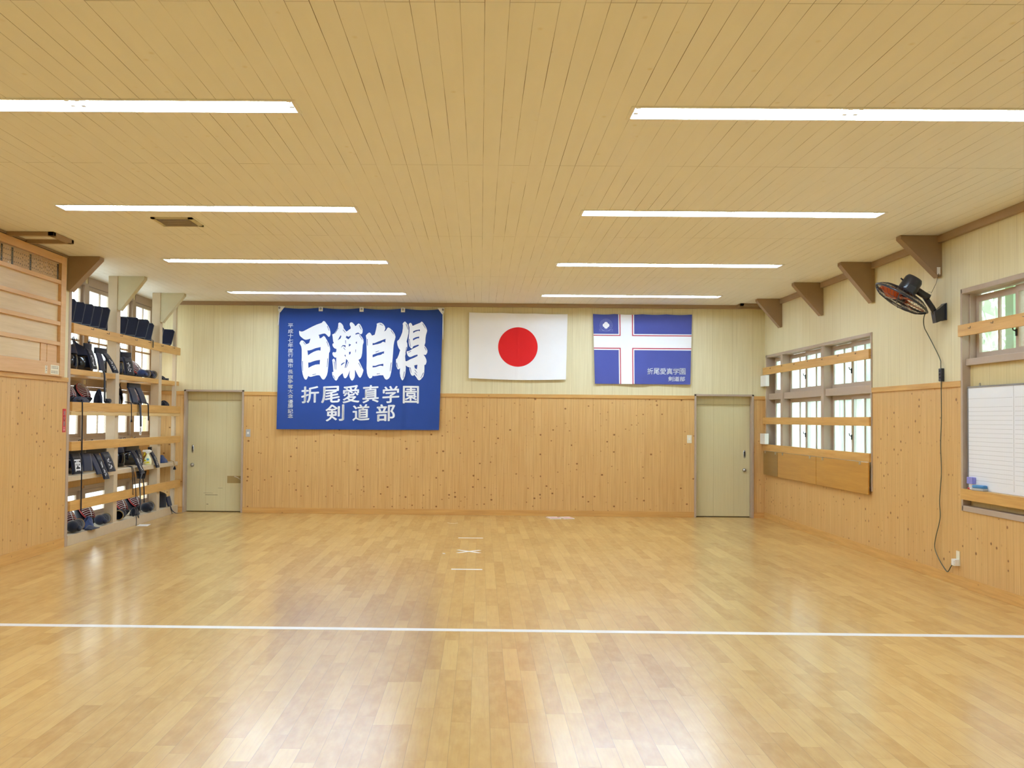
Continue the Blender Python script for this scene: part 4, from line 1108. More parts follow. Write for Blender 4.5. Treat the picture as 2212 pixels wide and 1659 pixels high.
# --- fan
FC = Vector((3.992, -6.60, 2.682))
ax = Vector((-0.521, 0.130, -0.841)).normalized()
fan = thing('wall_fan', (0, 0, 0), 'black wall fan with orange blades below the nearest knee brace', 'fan')
zq = ax; xq = zq.cross(Vector((0, 1, 0))).normalized(); yq = zq.cross(xq)
FM = Matrix(((xq.x, yq.x, zq.x, FC.x), (xq.y, yq.y, zq.y, FC.y), (xq.z, yq.z, zq.z, FC.z), (0, 0, 0, 1)))
RF = 0.262
def dome(r, s):
    """guard profile: distance along the axis at radius r, s = +1 front, -1 back"""
    k = r / RF
    return s * (0.062 * (1 - k ** 4) + 0.012)
for nm, s in (('front_grille', 1), ('rear_grille', -1)):
    mb = MB()
    for k in range(44):
        q = 2 * math.pi * k / 44
        mb.tube([FM @ Vector((r * math.cos(q + 0.25 * s * r), r * math.sin(q + 0.25 * s * r), dome(r, s))) for r in (0.05, 0.12, 0.19, 0.235, RF)], 0.0016, 4)
    for r in (0.05, 0.13, 0.20):
        mb.tube([FM @ Vector((r * math.cos(q), r * math.sin(q), dome(r, s))) for q in [2 * math.pi * i / 40 for i in range(40)]], 0.0022, 5, 0, True)
    if s > 0:
        mb.lathe([(0.001, dome(0.0, 1) + 0.006), (0.045, dome(0.0, 1) + 0.004), (0.05, dome(0.05, 1)), (0.045, dome(0, 1) - 0.004), (0.001, dome(0, 1) - 0.004)], FM, 24)
        for k in range(4):
            q = 2 * math.pi * k / 4 + 0.4
            mb.tube([FM @ Vector((r * math.cos(q), r * math.sin(q), dome(r, s) + 0.002)) for r in (0.05, 0.12, 0.19, 0.235, RF)], 0.006, 5)
    mb.build(nm, M['fanblack'], fan)
MB().tube([FM @ Vector(((RF + 0.002) * math.cos(q), (RF + 0.002) * math.sin(q), 0)) for q in [2 * math.pi * i / 64 for i in range(64)]], 0.011, 8, 0, True).build('guard_rim', M['fanblack'], fan)
for k in range(5):
    a0 = 2 * math.pi * k / 5
    def bl(u, v):
        r = 0.035 + 0.20 * v
        w = (0.35 + 0.75 * math.sin(math.pi * min(1, 0.25 + 0.65 * v))) * (u - 0.5) * 1.25
        q = a0 + w + 0.25 * v
        return FM @ Vector((r * math.cos(q), r * math.sin(q), 0.022 * (u - 0.5) * 2)), FM.to_3x3() @ Vector((0, 0, 1))
    MB().shell(bl, 8, 8, 0.002).build('blade', M['blade'], fan)
MB().lathe([(0.001, 0.03), (0.03, 0.028), (0.038, 0.0), (0.038, -0.03), (0.001, -0.03)], FM, 20).build('hub', M['fanblack'], fan)
mot = MB().lathe([(0.001, -0.062), (0.085, -0.062), (0.088, -0.10), (0.084, -0.20), (0.07, -0.228), (0.001, -0.232)], FM, 28)
mo = mot.build('motor_housing', M['fanblack'], fan)
MB().obox(FM @ Matrix.Translation((-0.0, 0.085, -0.105)), 0.07, 0.035, 0.08).build('gearbox_cover', M['fanblack'], mo, 0.006)
kb = FM @ Vector((-0.03, 0.06, -0.231))
MB().tube([FM @ Vector((-0.085, 0.0, -0.15)), FM @ Vector((-0.112, 0.0, -0.155))], 0.008, 8).build('swing_knob', M['fanblack'], mo)
PL = Vector((XR, -6.52, 2.555))
bx = MB()
bx.prism([(XR - 0.012, 2.48), (XR, 2.48), (XR, 2.645), (XR - 0.012, 2.645)], 1, -6.58, -6.46)
bx.prism([(XR - 0.012, 2.49), (XR - 0.012, 2.64), (XR - 0.075, 2.585), (XR - 0.115, 2.565), (XR - 0.095, 2.455)], 1, -6.565, -6.475)
bx.build('wall_bracket', M['fanblack'], fan, 0.004)
elbow = Vector((4.225, -6.55, 2.715))
MB().tube([(XR - 0.085, -6.52, 2.54), (XR - 0.115, -6.52, 2.60), tuple(elbow)], 0.026, 12).build('support_arm', M['fanblack'], fan)
MB().tube([tuple(elbow + Vector((0.045, 0, -0.02))), tuple(elbow + Vector((-0.01, 0, 0.012))), tuple(FM @ Vector((0.0, 0.0, -0.14)))], 0.034, 12).build('tilt_joint', M['fanblack'], fan)

# safety wire from the knee brace to the fan arm
t = thing('safety_wire', (0, 0, 0), 'thin wire tying the fan arm to the knee brace above it', 'wire')
top = Vector((XR - 0.035, -6.477, 2.955)); low = Vector((XR - 0.125, -6.52, 2.745))
B(top.x - 0.016, top.x + 0.016, -6.4775, -6.4715, 2.93, 3.0).build('screw_plate', M['white_metal'], t, 0.001)
MB().tube([(top.x, -6.478, 2.94), tuple((top + low) / 2 + Vector((0.01, 0, -0.01))), tuple(low)], 0.0022, 5).build('wire', M['dark_steel'], t)
MB().tube([low + Vector((0.022 * math.cos(q) - 0.02, 0, 0.022 * math.sin(q) - 0.01)) for q in [k * 0.6283 for k in range(10)]], 0.002, 5, 0, True).build('ring', M['steel'], t)

# power cord with inline switch, socket at the bottom
pc = thing('power_cord', (0, 0, 0), 'grey-green cord running down the right wall from the fan to the socket', 'cord')
xc = XR - 0.022
cp = [(4.30, -6.445, 2.585), (4.285, -6.41, 2.54), (4.285, -6.39, 2.48), (4.33, -6.30, 2.43), (xc, -6.17, 2.387), (xc, -6.328, 2.247), (xc, -6.464, 2.114), (xc, -6.483, 2.03), (xc, -6.489, 1.562), (xc, -6.468, 1.296), (xc, -6.483, 1.032),
      (xc, -6.44, 0.764), (xc, -6.447, 0.588), (xc, -6.345, 0.39), (xc, -6.33, 0.286), (xc, -6.432, 0.188), (xc, -6.57, 0.112), (xc, -6.62, 0.108), (xc, -6.676, 0.156), (xc, -6.745, 0.213)]
def smooth_path(pts, n=6):
    P = [Vector(p) for p in pts]; out = []
    for i in range(len(P) - 1):
        p0 = P[max(0, i - 1)]; p1 = P[i]; p2 = P[i + 1]; p3 = P[min(len(P) - 1, i + 2)]
        for k in range(n):
            t_ = k / n
            out.append(0.5 * ((2 * p1) + (p2 - p0) * t_ + (2 * p0 - 5 * p1 + 4 * p2 - p3) * t_ ** 2 + (3 * p1 - p0 - 3 * p2 + p3) * t_ ** 3))
    out.append(P[-1])
    return out
MB().tube(smooth_path(cp), 0.0048, 6).build('cable', M['cord'], pc)
sw = B(XR - 0.034, XR - 0.001, -6.512, -6.452, 1.90, 2.025).build('inline_switch', M['fanblack'], pc, 0.005)
for k in range(3):
    B(XR - 0.040, XR - 0.034, -6.495, -6.470, 1.925 + 0.032 * k, 1.945 + 0.032 * k).build('button', M['black'], sw, 0.002)
MB().tube([(xc, -6.70, 0.185), (xc - 0.002, -6.728, 0.205)], 0.009, 8).build('plug', M['fanblack'], pc)
t = thing('wall_socket', (XR, -6.795, 0.26), 'cream wall socket low on the right wall', 'socket')
B(-0.008, 0, -0.036, 0.036, -0.075, 0.06).build('cover_plate', M['cream'], t, 0.002)
tp = thing('plug_adapter', (XR - 0.0085, -6.785, 0.212), 'white three-way plug adapter in the low wall socket', 'adapter')
B(-0.04, 0, -0.038, 0.038, -0.028, 0.032).build('adapter_body', M['white'], tp, 0.004)
for k in range(3):
    B(-0.0408, -0.0398, -0.030, -0.022, -0.018 + 0.014 * k, -0.012 + 0.014 * k).build('slot', M['dark_steel'], tp)

# ================================================================== near left wall: name board and sign
nb_ = thing('name_board', (0, 0, 0), 'large wooden name board with a strip of name tags on the near left wall', 'name board')
X0 = XL
YN, YE = -9.4, -4.835
fr = MB()
fr.box(X0, X0 + 0.05, -4.975, YE, 1.926, 3.266)
fr.box(X0, X0 + 0.05, YN, -4.975, 3.185, 3.266)
fr.build('frame', M['namerail'], nb_, 0.003)
B(X0, X0 + 0.014, YN, -4.975, 1.97, 3.185).build('back_panel', M['nameboard'], nb_)
for z0, z1 in ((2.952, 2.995), (2.715, 2.757), (2.492, 2.535), (2.268, 2.310)):
    B(X0 + 0.013, X0 + 0.046, YN, -4.975, z0, z1).build('panel_rail', M['namerail'], nb_, 0.002)
B(X0 + 0.013, X0 + 0.046, YN, -4.975, 1.926, 2.075).build('bottom_rail', M['namerail'], nb_, 0.002)
B(X0 + 0.013, X0 + 0.024, YN, -5.47, 2.075, 2.268).build('insert_panel', M['nameboard'], nb_)
B(X0 + 0.013, X0 + 0.030, -5.455, -5.30, 2.075, 2.268).build('insert_stile', M['namerail'], nb_, 0.002)
B(X0 + 0.013, X0 + 0.030, -5.285, -5.03, 2.075, 2.268).build('insert_stile', M['namerail'], nb_, 0.002)
n = NT('clear_bubbled_cover')
n.n.remove(n.b)
out = [q for q in n.n if q.type == 'OUTPUT_MATERIAL'][0]
tr = n.node('ShaderNodeBsdfTransparent'); gl = n.node('ShaderNodeBsdfGlossy'); gl.inputs['Roughness'].default_value = 0.05
bpn = n.node('ShaderNodeBump'); bpn.inputs['Strength'].default_value = 0.5; bpn.inputs['Distance'].default_value = 0.02
n.l.new(n.noise(n.coord()[0], 14.0, 1), bpn.inputs['Height']); n.l.new(bpn.outputs[0], gl.inputs['Normal'])
mx = n.node('ShaderNodeMixShader'); mx.inputs[0].default_value = 0.07
n.l.new(tr.outputs[0], mx.inputs[1]); n.l.new(gl.outputs[0], mx.inputs[2]); n.l.new(mx.outputs[0], out.inputs[0])
B(X0 + 0.036, X0 + 0.038, YN, -4.975, 2.995, 3.185).build('clear_cover', n.m, nb_)
# tags
divs = [-5.045, -5.73, -6.19, -6.44]
y = -5.0
tw = 0.0485
k = 0
names = []
ntag = 0
while y > -6.95:
    yc = y - tw / 2
    isdiv = any(abs(yc - d_) < tw / 2 for d_ in divs)
    mb = MB().box(X0 + 0.0145, X0 + 0.024, y - tw + 0.0025, y, 2.997, 3.170, 0)
    rr_ = random.Random(100 + k)
    nst = 8 if isdiv else rr_.choice((3, 4))
    for i in range(nst):
        zc = 3.155 - (0.150 / nst) * (i + 0.4)
        hh = 0.010 if isdiv else 0.016
        for j in range(3):
            dy = rr_.uniform(-0.009, 0.009); dz = rr_.uniform(-hh / 2, hh / 2)
            if rr_.random() < 0.5:
                mb.box(X0 + 0.024, X0 + 0.0244, yc - 0.011, yc + 0.010, zc + dz - 0.002, zc + dz + 0.002, 1)
            else:
                mb.box(X0 + 0.024, X0 + 0.0244, yc + dy - 0.002, yc + dy + 0.002, zc - hh / 2, zc + hh / 2, 1)
    if isdiv:
        lab = 'black divider tag on the name board, ' + {0: 'at the strip end nearest the rack', 1: 'second from the rack end', 2: 'third from the rack end', 3: 'fourth from the rack end'}[divs.index(min(divs, key=lambda q: abs(q - yc)))]
        tag(mb.build('divider_tag', [M['black'], M['piping']]), lab, 'name tag', 'black divider tags on the name board')
    else:
        sec = sum(1 for d_ in divs if yc < d_ - tw / 2)
        lab = ['pale wooden name tag between the stile and the first black tag', 'pale wooden name tag between the first and second black tags from the rack', 'pale wooden name tag between the second and third black tags from the rack',
               'pale wooden name tag between the third and fourth black tags from the rack', 'pale wooden name tag beyond the fourth black tag, at the picture edge'][sec]
        tag(mb.build('name_tag', [M['tag'], M['ink']]), lab, 'name tag', ['tags by the stile', 'tags between first and second black tags', 'tags between second and third black tags', 'tags between third and fourth black tags', 'tags beyond the fourth black tag'][sec])
    y -= tw
    k += 1
def label_paper(y0, y1, z0, z1, rows, label):
    mb = MB().box(X0 + 0.0465, X0 + 0.0475, y0, y1, z0, z1, 0)
    q = random.Random(int(-y0 * 100))
    for r in range(rows):
        zc = z1 - (z1 - z0) * (r + 0.5) / rows
        yy_ = y0 + 0.02
        while yy_ < y1 - 0.03:
            w_ = q.uniform(0.012, 0.03)
            mb.box(X0 + 0.0475, X0 + 0.0478, yy_, yy_ + w_, zc - 0.012, zc - 0.007, 1); mb.box(X0 + 0.0475, X0 + 0.0478, yy_ + w_ * 0.4, yy_ + w_ * 0.55, zc - 0.014, zc + 0.014, 1)
            mb.box(X0 + 0.0475, X0 + 0.0478, yy_, yy_ + w_, zc + 0.006, zc + 0.010, 1)
            yy_ += w_ + 0.012
    tag(mb.build('paper_label', [M['cream'], M['ink']]), label, 'label', 'paper labels on the name board')
label_paper(-5.225, -4.99, 1.945, 2.045, 2, 'wide handwritten paper label at the lower right of the name board')
label_paper(-5.375, -5.315, 1.945, 2.03, 3, 'narrow handwritten paper label left of the wide one on the name board')

# red extinguisher sign
mb = MB().box(XL, XL + 0.004, -4.742, -4.652, 1.305, 1.570, 0)
L3 = lambda a, b: (XL + 0.0046, a, b)
for i, ch in enumerate('消火器'):
    zt = 1.548 - i * 0.060
    letter(mb, ch, -4.728, zt - 0.053, -4.668, zt, L3, 1, 0.03)
for a, b in ((1.352, 1.362), (1.322, 1.344)):
    mb.box(XL + 0.004, XL + 0.0046, -4.725, -4.670, a, b, 2)
tag(mb.build('red_sign', [M['red'], M['white'], M['pink']]), 'narrow red sign with white writing on the pine boards left of the rack', 'sign')

# ================================================================== gear rack in the left recess
rk = thing('gear_rack', (0, 0, 0), 'built-in beige and pine rack of shelves full of kendo gear along the left windows', 'rack')
XB = XL - 0.12
for y0, y1 in ((-2.99, -2.85), (-1.12, -0.98)):
    B(XB, XL, y0, y1, 0, H).build('post', M['post'], rk, 0.003)
B(XL - 0.05, XL, -0.28, -0.20, 0, 3.2495).build('post', M['post'], rk, 0.003)
for y0, y1, z in ((-2.98, -2.86, 2.862), (-1.11, -0.99, 2.872)):
    MB().prism([(XL, H), (XL + 0.345, H), (XL + 0.345, H - 0.035), (XL + 0.03, z), (XL, z + 0.01)], 1, y0, y1).build('knee_brace', M['post_cream'], rk, 0.003)
YA, YB = -4.545, -0.02
XS = XW + 0.03
# shelves
def board(name, x0, x1, y0, y1, z0, z1, m):
    return B(x0, x1, y0, y1, z0, z1).build(name, M[m], rk, 0.002)
def shelf_bays(z0, z1, m, nm, front):
    for y0, y1 in ((YA, -2.992), (-2.848, -1.122), (-0.978, -0.05)):
        board(nm, XS, front, y0, y1, z0, z1, m)
board('shelf_board', XS, XB - 0.002, YA, YB, 2.545, 2.566, 'rail')
top_rail = board('guard_rail', XL + 0.0, XL + 0.034, YA, -0.13, 2.445, 2.560, 'rail')
board('shelf_lip', XB - 0.002, XL, YA, -2.992, 2.548, 2.568, 'rail'); board('shelf_lip', XB - 0.002, XL, -2.848, -1.122, 2.548, 2.568, 'rail'); board('shelf_lip', XB - 0.002, XL, -0.978, -0.285, 2.548, 2.568, 'rail')
shelf_bays(1.972, 2.037, 'rail', 'shelf_board', XL - 0.004)
shelf_bays(1.632, 1.650, 'rail', 'shelf_board', XL - 0.002)
board('guard_rail', XL, XL + 0.034, YA, -0.06, 1.545, 1.652, 'rail')
board('shelf_batten', XL, XL + 0.024, YA, -0.06, 1.497, 1.5445, 'batten')
board('guard_rail', XL, XL + 0.034, YA, -0.05, 1.088, 1.195, 'rail')
shelf_bays(0.735, 0.792, 'post', 'shelf_board', XL - 0.001)
board('guard_rail', XL, XL + 0.034, YA, -0.02, 0.397, 0.512, 'rail')
board('plinth', XS, XL + 0.012, YA, -0.05, 0.0, 0.117, 'post')
for i, y in enumerate((-4.0, -3.45, -2.95, -2.35, -1.75, -1.15, -0.55)):
    MB().tube([(XL + 0.033, y, 2.535 - 0.01 * (i % 2)), (XL + 0.047, y, 2.533 - 0.01 * (i % 2)), (XL + 0.047, y + 0.055, 2.529 - 0.01 * (i % 2)), (XL + 0.047, y + 0.057, 2.55 - 0.01 * (i % 2))], 0.003, 5).build('hook', M['dark_steel'], top_rail)

# ------------------------------------------------------------------ builders for the gear
def gear_bag(x, y, z, w, h, d, rz, label, tilt=0.0, strap=False):
    """navy padded bag, wider at the top, piped along its front edges"""
    t = thing('gear_bag', (x, y, z), label, 'bag', 'navy bags along the top of the rack', (0, -tilt, rz))
    b = 0.30
    def outline(v):                                     # half width at height fraction v
        return w / 2 * (0.64 + 0.36 * v)
    prof = [(-outline(0) + 0.02, 0.0), (outline(0) - 0.02, 0.0), (outline(0.12), h * 0.10), (outline(0.9), h * 0.9), (outline(1) - 0.035, h), (-outline(1) + 0.035, h), (-outline(0.9), h * 0.9), (-outline(0.12), h * 0.10)]
    mb = MB()
    mb.prism([(p[0], p[1]) for p in prof], 0, -d, 0)
    mb.build('bag_body', M['navy'], t, 0.022)
    pipe = [(0.003, p[0] * 0.94, h * 0.02 + p[1] * 0.96) for p in prof]
    MB().tube(pipe, 0.0032, 5, 0, True).build('piping', M['piping'], t)
    B(0.0, 0.006, -w * 0.30, w * 0.30, h * 0.085, h * 0.135).build('zip_flap', M['piping'], t, 0.002)
    if strap:
        MB().grid(lambda u, v: (0.012 + 0.012 * math.sin(3 * v), -0.02 + 0.036 * u, 0.02 - 0.105 * v), 2, 6).build('hanging_strap', M['navyblk'], t)
    return t

def helmet(x, y, z, rz, tilt, label, grp, sc=1.0, roll=0.0, flap=False):
    """kendo mask: barred face guard, padded hood, shoulder flaps"""
    t = thing('kendo_helmet', (x, y, z), label, 'helmet', grp, (roll, -tilt, rz))
    t.scale = (sc, sc, sc)
    a, b = 0.090, 0.135
    def face(yy, zz):
        q = 1 - 0.75 * (yy / a) ** 2 - 0.75 * (zz / b) ** 2
        return 0.085 * math.sqrt(max(0.02, q))
    zc = 0.17
    g = MB()
    for i in range(11):
        zz = -b * 0.93 + 2 * b * 0.93 * i / 10
        wy = a * math.sqrt(max(0.0, 1 - (zz / b) ** 2))
        pts = [(face(wy * s / 6, zz) + 0.02, wy * s / 6, zc + zz) for s in range(-6, 7)]
        g.tube(pts, 0.0044, 5, 0)
        g.tube([(p[0] - 0.008, p[1] * 0.98, p[2] - 0.0085) for p in pts], 0.0030, 5, 1)
    g.tube([(face(0, zz) + 0.026, 0, zc + zz) for zz in [b * (-0.95 + 1.9 * k / 10) for k in range(11)]], 0.0035, 5, 0)
    g.build('face_grille', [M['bar_white'], M['bar_red']], t)
    MB().tube([(face(a * math.cos(q), b * math.sin(q)) + 0.012, a * 1.03 * math.cos(q), zc + b * 1.03 * math.sin(q)) for q in [2 * math.pi * k / 32 for k in range(32)]], 0.0095, 6, 0, True).build('grille_rim', M['bar_red'], t)
    def hood(u, v):
        q = math.pi * (u - 0.5) * 1.04
        e = math.pi * (v * 0.94 - 0.47)
        return (0.02 - 0.125 * math.cos(q) * math.cos(e), 0.108 * math.sin(q) * math.cos(e) ** 0.8, zc + 0.155 * math.sin(e)), (math.cos(q) * math.cos(e), -math.sin(q), -math.sin(e))
    MB().shell(hood, 16, 12, 0.010).build('padded_hood', M['navyblk'], t)
    if flap:
        for s in (-1, 1):
            def fl(u, v):
                return (-0.02 - 0.05 * v + 0.03 * (u - 0.5), s * (0.098 + 0.045 * v + 0.012 * math.sin(3 * u)), zc - 0.02 - 0.135 * v - 0.06 * (u - 0.5) ** 2), (0, s, 0.5)
            def fl2(u, v):
                p, n_ = fl(u, v); return (p[0] + 0.12 * (u - 0.5), p[1], p[2]), n_
            MB().shell(fl2, 6, 6, 0.012).build('shoulder_flap', M['navy'], t)
    MB().prism([(0.0, 0.035), (0.075, 0.045), (0.085, 0.005), (0.0, 0.0)], 1, -0.055, 0.055).build('throat_bib', M['navyblk'], t, 0.006)
    return settle(t, z + 0.001)

def gauntlet(x, y, z, rz, label, grp, mat='navy', sc=1.0, roll=0.0):
    """kendo glove lying down: rounded fist, thumb, ribbed forearm tube"""
    t = thing('kendo_glove', (x, y, z), label, 'glove', grp, (roll, 0, rz))
    t.scale = (sc, sc, sc)
    MB().ellipsoid((0.05, 0, 0.062), (0.085, 0.064, 0.060), 18, 12).build('fist', M[mat], t)
    MB().ellipsoid((0.045, 0.062, 0.045), (0.055, 0.026, 0.030), 12, 8).build('thumb', M[mat], t)
    c = MB()
    fr_ = Matrix.Translation((-0.02, 0, 0.062)) @ Matrix.Rotation(-math.pi / 2, 4, 'Y')
    c.lathe([(0.045, 0), (0.050, 0.012), (0.046, 0.024), (0.052, 0.038), (0.048, 0.052), (0.056, 0.07), (0.058, 0.17), (0.052, 0.172), (0.045, 0.05)], fr_, 20)
    c.build('forearm_tube', M['navyblk'], t)
    MB().tube([(-0.19, 0.058 * math.cos(q), 0.062 + 0.058 * math.sin(q)) for q in [2 * math.pi * k / 20 for k in range(20)]], 0.005, 5, 0, True).build('cuff_edge', M['leather'], t)
    return settle(t, z + 0.001)

def breastplate(x, y, z, rz, label, grp, sc=1.0, tilt=0.0):
    """kendo body protector: curved lacquered belly, stitched chest with shoulder points, loops"""
    t = thing('kendo_breastplate', (x, y, z), label, 'body armour', grp, (0, -tilt, rz))
    t.scale = (sc, sc, sc)
    def belly(u, v):
        q = math.radians(-82 + 164 * u)
        r = 0.185 + 0.02 * math.sin(math.pi * v)
        return (-0.13 + 0.85 * r * math.cos(q), r * math.sin(q), 0.005 + 0.21 * v), (math.cos(q), math.sin(q), 0)
    MB().shell(belly, 22, 6, 0.012).build('belly_plate', M['lacquer'], t)
    def chest(u, v):
        q = math.radians(-70 + 140 * u)
        r = 0.188 * (1 - 0.25 * v)
        notch = 0.055 * (1 - (2 * u - 1) ** 2) * v
        return (-0.13 + 0.85 * r * math.cos(q), r * math.sin(q), 0.215 + 0.165 * v - notch + 0.03 * v * abs(2 * u - 1) ** 4), (math.cos(q), math.sin(q), 0)
    MB().shell(chest, 22, 8, 0.018).build('chest_pad', M['navy'], t)
    for s in (-1, 1):
        yb = s * 0.132
        MB().tube([(-0.085, yb, 0.395), (-0.08, yb + s * 0.004, 0.425), (-0.06, yb, 0.432), (-0.055, yb - s * 0.004, 0.395)], 0.006, 6).build('shoulder_loop', M['navyblk'], t)
    return t

def apron(x, y, z, rz, label, grp, flaps, text=None, roman=True, belt=0.46, belt_z=None):
    """waist armour lying over a shelf edge. flaps: (y offset, top x,z, bottom x,z, width, has name pouch)"""
    t = thing('kendo_apron', (x, y, z), label, 'waist armour', grp, (0, 0, rz))
    zt = max(f[2] for f in flaps) if belt_z is None else belt_z
    xt = min(f[1] for f in flaps)
    def bt(u, v):
        return (xt - 0.012 + 0.015 * math.sin(math.pi * u), belt * (u - 0.5), zt - 0.01 + 0.075 * v), (1, 0, 0)
    MB().shell(bt, 10, 3, 0.014).build('belt', M['navyblk'], t)
    k = 0
    for yo, x0, z0, x1, z1, w, pouch in flaps:
        dy = 0.03 if yo > 0 else -0.03
        def sl(u, v, off=0.0, shr=1.0):
            bow = 0.007 * math.sin(math.pi * v)
            px = x0 + (x1 - x0) * v + bow * (1 if x1 > x0 else 0.4)
            pz = z0 + (z1 - z0) * v + bow * 0.5
            return Vector((px, yo + (u - 0.5) * w * shr * (1 + 0.06 * v) + dy * v * 0, pz))
        nrm = Vector((-(z1 - z0), 0, (x1 - x0))).normalized()
        if nrm.x < 0: nrm = -nrm
        MB().shell(lambda u, v: (sl(u, v), nrm), 6, 8, 0.013).build('flap', M['navy'], t)
        if pouch:
            mb = MB()
            P = lambda u, v, o: sl(0.5 + (u - 0.5) * 0.94, 0.10 + 0.86 * v) + nrm * o
            mb.shell(lambda u, v: (P(u, v, 0.0135), nrm), 6, 8, 0.004, 0)
            rr_ = random.Random(int(abs(y) * 1000) + k)
            T = lambda a, b: tuple(P(a, 1 - b, 0.0190))
            if roman:
                for i in range(6):
                    u0 = 0.12 + i * 0.13
                    mb.poly([[(u0, 0.80), (u0 + 0.045, 0.80), (u0 + 0.045, 0.93), (u0, 0.93)]], T, 2)
                    if i % 2: mb.poly([[(u0, 0.86), (u0 + 0.10, 0.86), (u0 + 0.10, 0.885), (u0, 0.885)]], T, 2)
            if text:
                nch = len(text)
                for i, ch in enumerate(text):
                    b1 = 0.74 - i * 0.70 / nch
                    letter(mb, ch, 0.16, b1 - 0.66 / nch, 0.84, b1, T, 1, 0.035)
            else:
                for i in range(2):
                    b1 = 0.72 - i * 0.34
                    for j in range(5):
                        u0 = rr_.uniform(0.18, 0.5); hh = rr_.uniform(0.03, 0.05)
                        zc = b1 - 0.05 - j * 0.055
                        if rr_.random() < 0.55:
                            mb.poly([[(u0, zc), (u0 + rr_.uniform(0.2, 0.34), zc + 0.015), (u0 + 0.26, zc + 0.035), (u0, zc + 0.024)]], T, 1)
                        else:
                            mb.poly([[(u0 + 0.1, zc - 0.05), (u0 + 0.17, zc - 0.05), (u0 + 0.18, zc + 0.05), (u0 + 0.1, zc + 0.05)]], T, 1)
            mb.build('name_pouch', [M['navyblk'], M['banner_white'], M['piping']], t)
        k += 1
    return t

def settle(t, z):
    """drop or lift a thing so that its lowest point rests at height z"""
    mw = Matrix.LocRotScale(t.location, t.rotation_euler, t.scale)
    lo = min((mw @ v.co).z for c in t.children for v in c.data.vertices)
    t.location.z += z - lo
    return t

def cord(name, parent, pts, r=0.005, mat='navyblk'):
    return MB().tube(smooth_path(pts, 5), r, 6).build(name, M[mat], parent)
def ribbon(name, parent, pts, w, mat='navyblk'):
    """flat strap: a thin strip following pts, its width along y"""
    P = smooth_path(pts, 5)
    def fn(u, v):
        p = P[min(len(P) - 1, int(round(v * (len(P) - 1))))]
        return (p.x, p.y + (u - 0.5) * w, p.z), (1, 0, 0)
    return MB().shell(fn, 2, len(P) - 1, 0.004).build(name, M[mat], parent)
def heap(x, y, z, sx, sy, sz, seed, label, mat='navyblk', grp=None, name='cloth_pile', cat='cloth'):
    """soft crumpled bundle of cloth resting on a shelf"""
    q = random.Random(seed)
    ph = [q.uniform(0, 6) for _ in range(6)]
    def fn(u, v):
        a = 2 * math.pi * u; b = math.pi * 0.5 * v
        k = 1 + 0.16 * math.sin(3 * a + ph[0]) * math.cos(b) + 0.12 * math.sin(5 * a + ph[1] + 3 * v) + 0.08 * math.sin(9 * a + ph[2] - 5 * v)
        return (x + sx * k * math.cos(a) * math.cos(b), y + sy * k * math.sin(a) * math.cos(b), z + sz * math.sin(b) * (1 + 0.2 * math.sin(4 * a + ph[3])))
    mb = MB().grid(fn, 28, 10, 0, True, True)
    mb.f.append(tuple(range(28))); mb.mi.append(0); mb.sm.append(False)
    return tag(mb.build(name, M[mat]), label, cat, grp)

# ------------------------------------------------------------------ top shelf: bags
ZT = 2.569
bags = [(-4.40, 0.30, 0.295, 'first navy bag on the top of the rack, half hidden by the corner post'), (-4.13, 0.31, 0.285, 'second navy bag from the corner post on the top of the rack'),
        (-3.86, 0.32, 0.29, 'third navy bag from the corner post on the top of the rack'), (-3.57, 0.34, 0.295, 'fourth navy bag from the corner post on the top of the rack'),
        (-3.26, 0.38, 0.315, 'broad navy bag just before the first rack post, top of the rack'), (-2.83, 0.32, 0.255, 'low navy bag behind the first rack post, top of the rack'),
        (-2.55, 0.31, 0.25, 'navy bag just past the first rack post, top of the rack'), (-2.20, 0.38, 0.285, 'second navy bag past the first rack post, top of the rack'),
        (-1.78, 0.40, 0.295, 'navy bag with a dangling black strap on the top of the rack'), (-1.38, 0.38, 0.28, 'navy bag just before the second rack post, top of the rack'),
        (-0.93, 0.40, 0.265, 'navy bag at the second rack post, top of the rack'), (-0.48, 0.38, 0.26, 'last navy bag on the top of the rack, next to the far wall')]
for i, (y, w, h, lab) in enumerate(bags):
    b_ = gear_bag(-4.88 if i in (4, 5, 9, 10) else -4.845, y, ZT, w, h, 0.125, -0.74 - 0.06 * (i % 3), lab)
    if 'dangling' in lab:
        ribbon('hanging_strap', b_, [(0.05, 0.02, 0.03), (0.12, 0.16, 0.015), (0.170, 0.19, 0.006), (0.174, 0.192, -0.10)], 0.03).rotation_euler = (0, 0, 0.74 + 0.06 * (i % 3))

# ------------------------------------------------------------------ second shelf (z 2.04)
Z2 = 2.039
GB, GA, GH, GK = 'kendo breastplates on the rack', 'kendo waist aprons on the rack', 'kendo helmets on the rack', 'kendo gloves on the rack'
breastplate(-4.94, -3.98, Z2, -0.35, 'kendo breastplate nearest the corner post, second shelf', GB, 0.96)
apron(-4.79, -3.80, Z2, -0.10, 'kendo waist apron between the two breastplates, second shelf, name in white', GA,
      [(0.0, 0.0, 0.27, 0.075, 0.02, 0.15, True)], None, True, 0.20)
breastplate(-4.95, -3.4, Z2, -0.30, 'kendo breastplate left of the first rack post, second shelf', GB, 0.98)
a_ = apron(-4.80, -3.32, Z2, -0.10, 'kendo waist apron drooping over the second shelf edge beside the first rack post', GA,
      [(0.10, 0.0, 0.245, 0.150, 0.0, 0.15, True), (-0.09, 0.0, 0.24, 0.06, 0.02, 0.15, False)], None, True, 0.34)
ribbon('strap', a_, [(0.03, -0.17, 0.03), (0.09, -0.165, 0.02), (0.125, -0.16, -0.02), (0.128, -0.15, -0.2), (0.125, -0.14, -0.36)], 0.05)
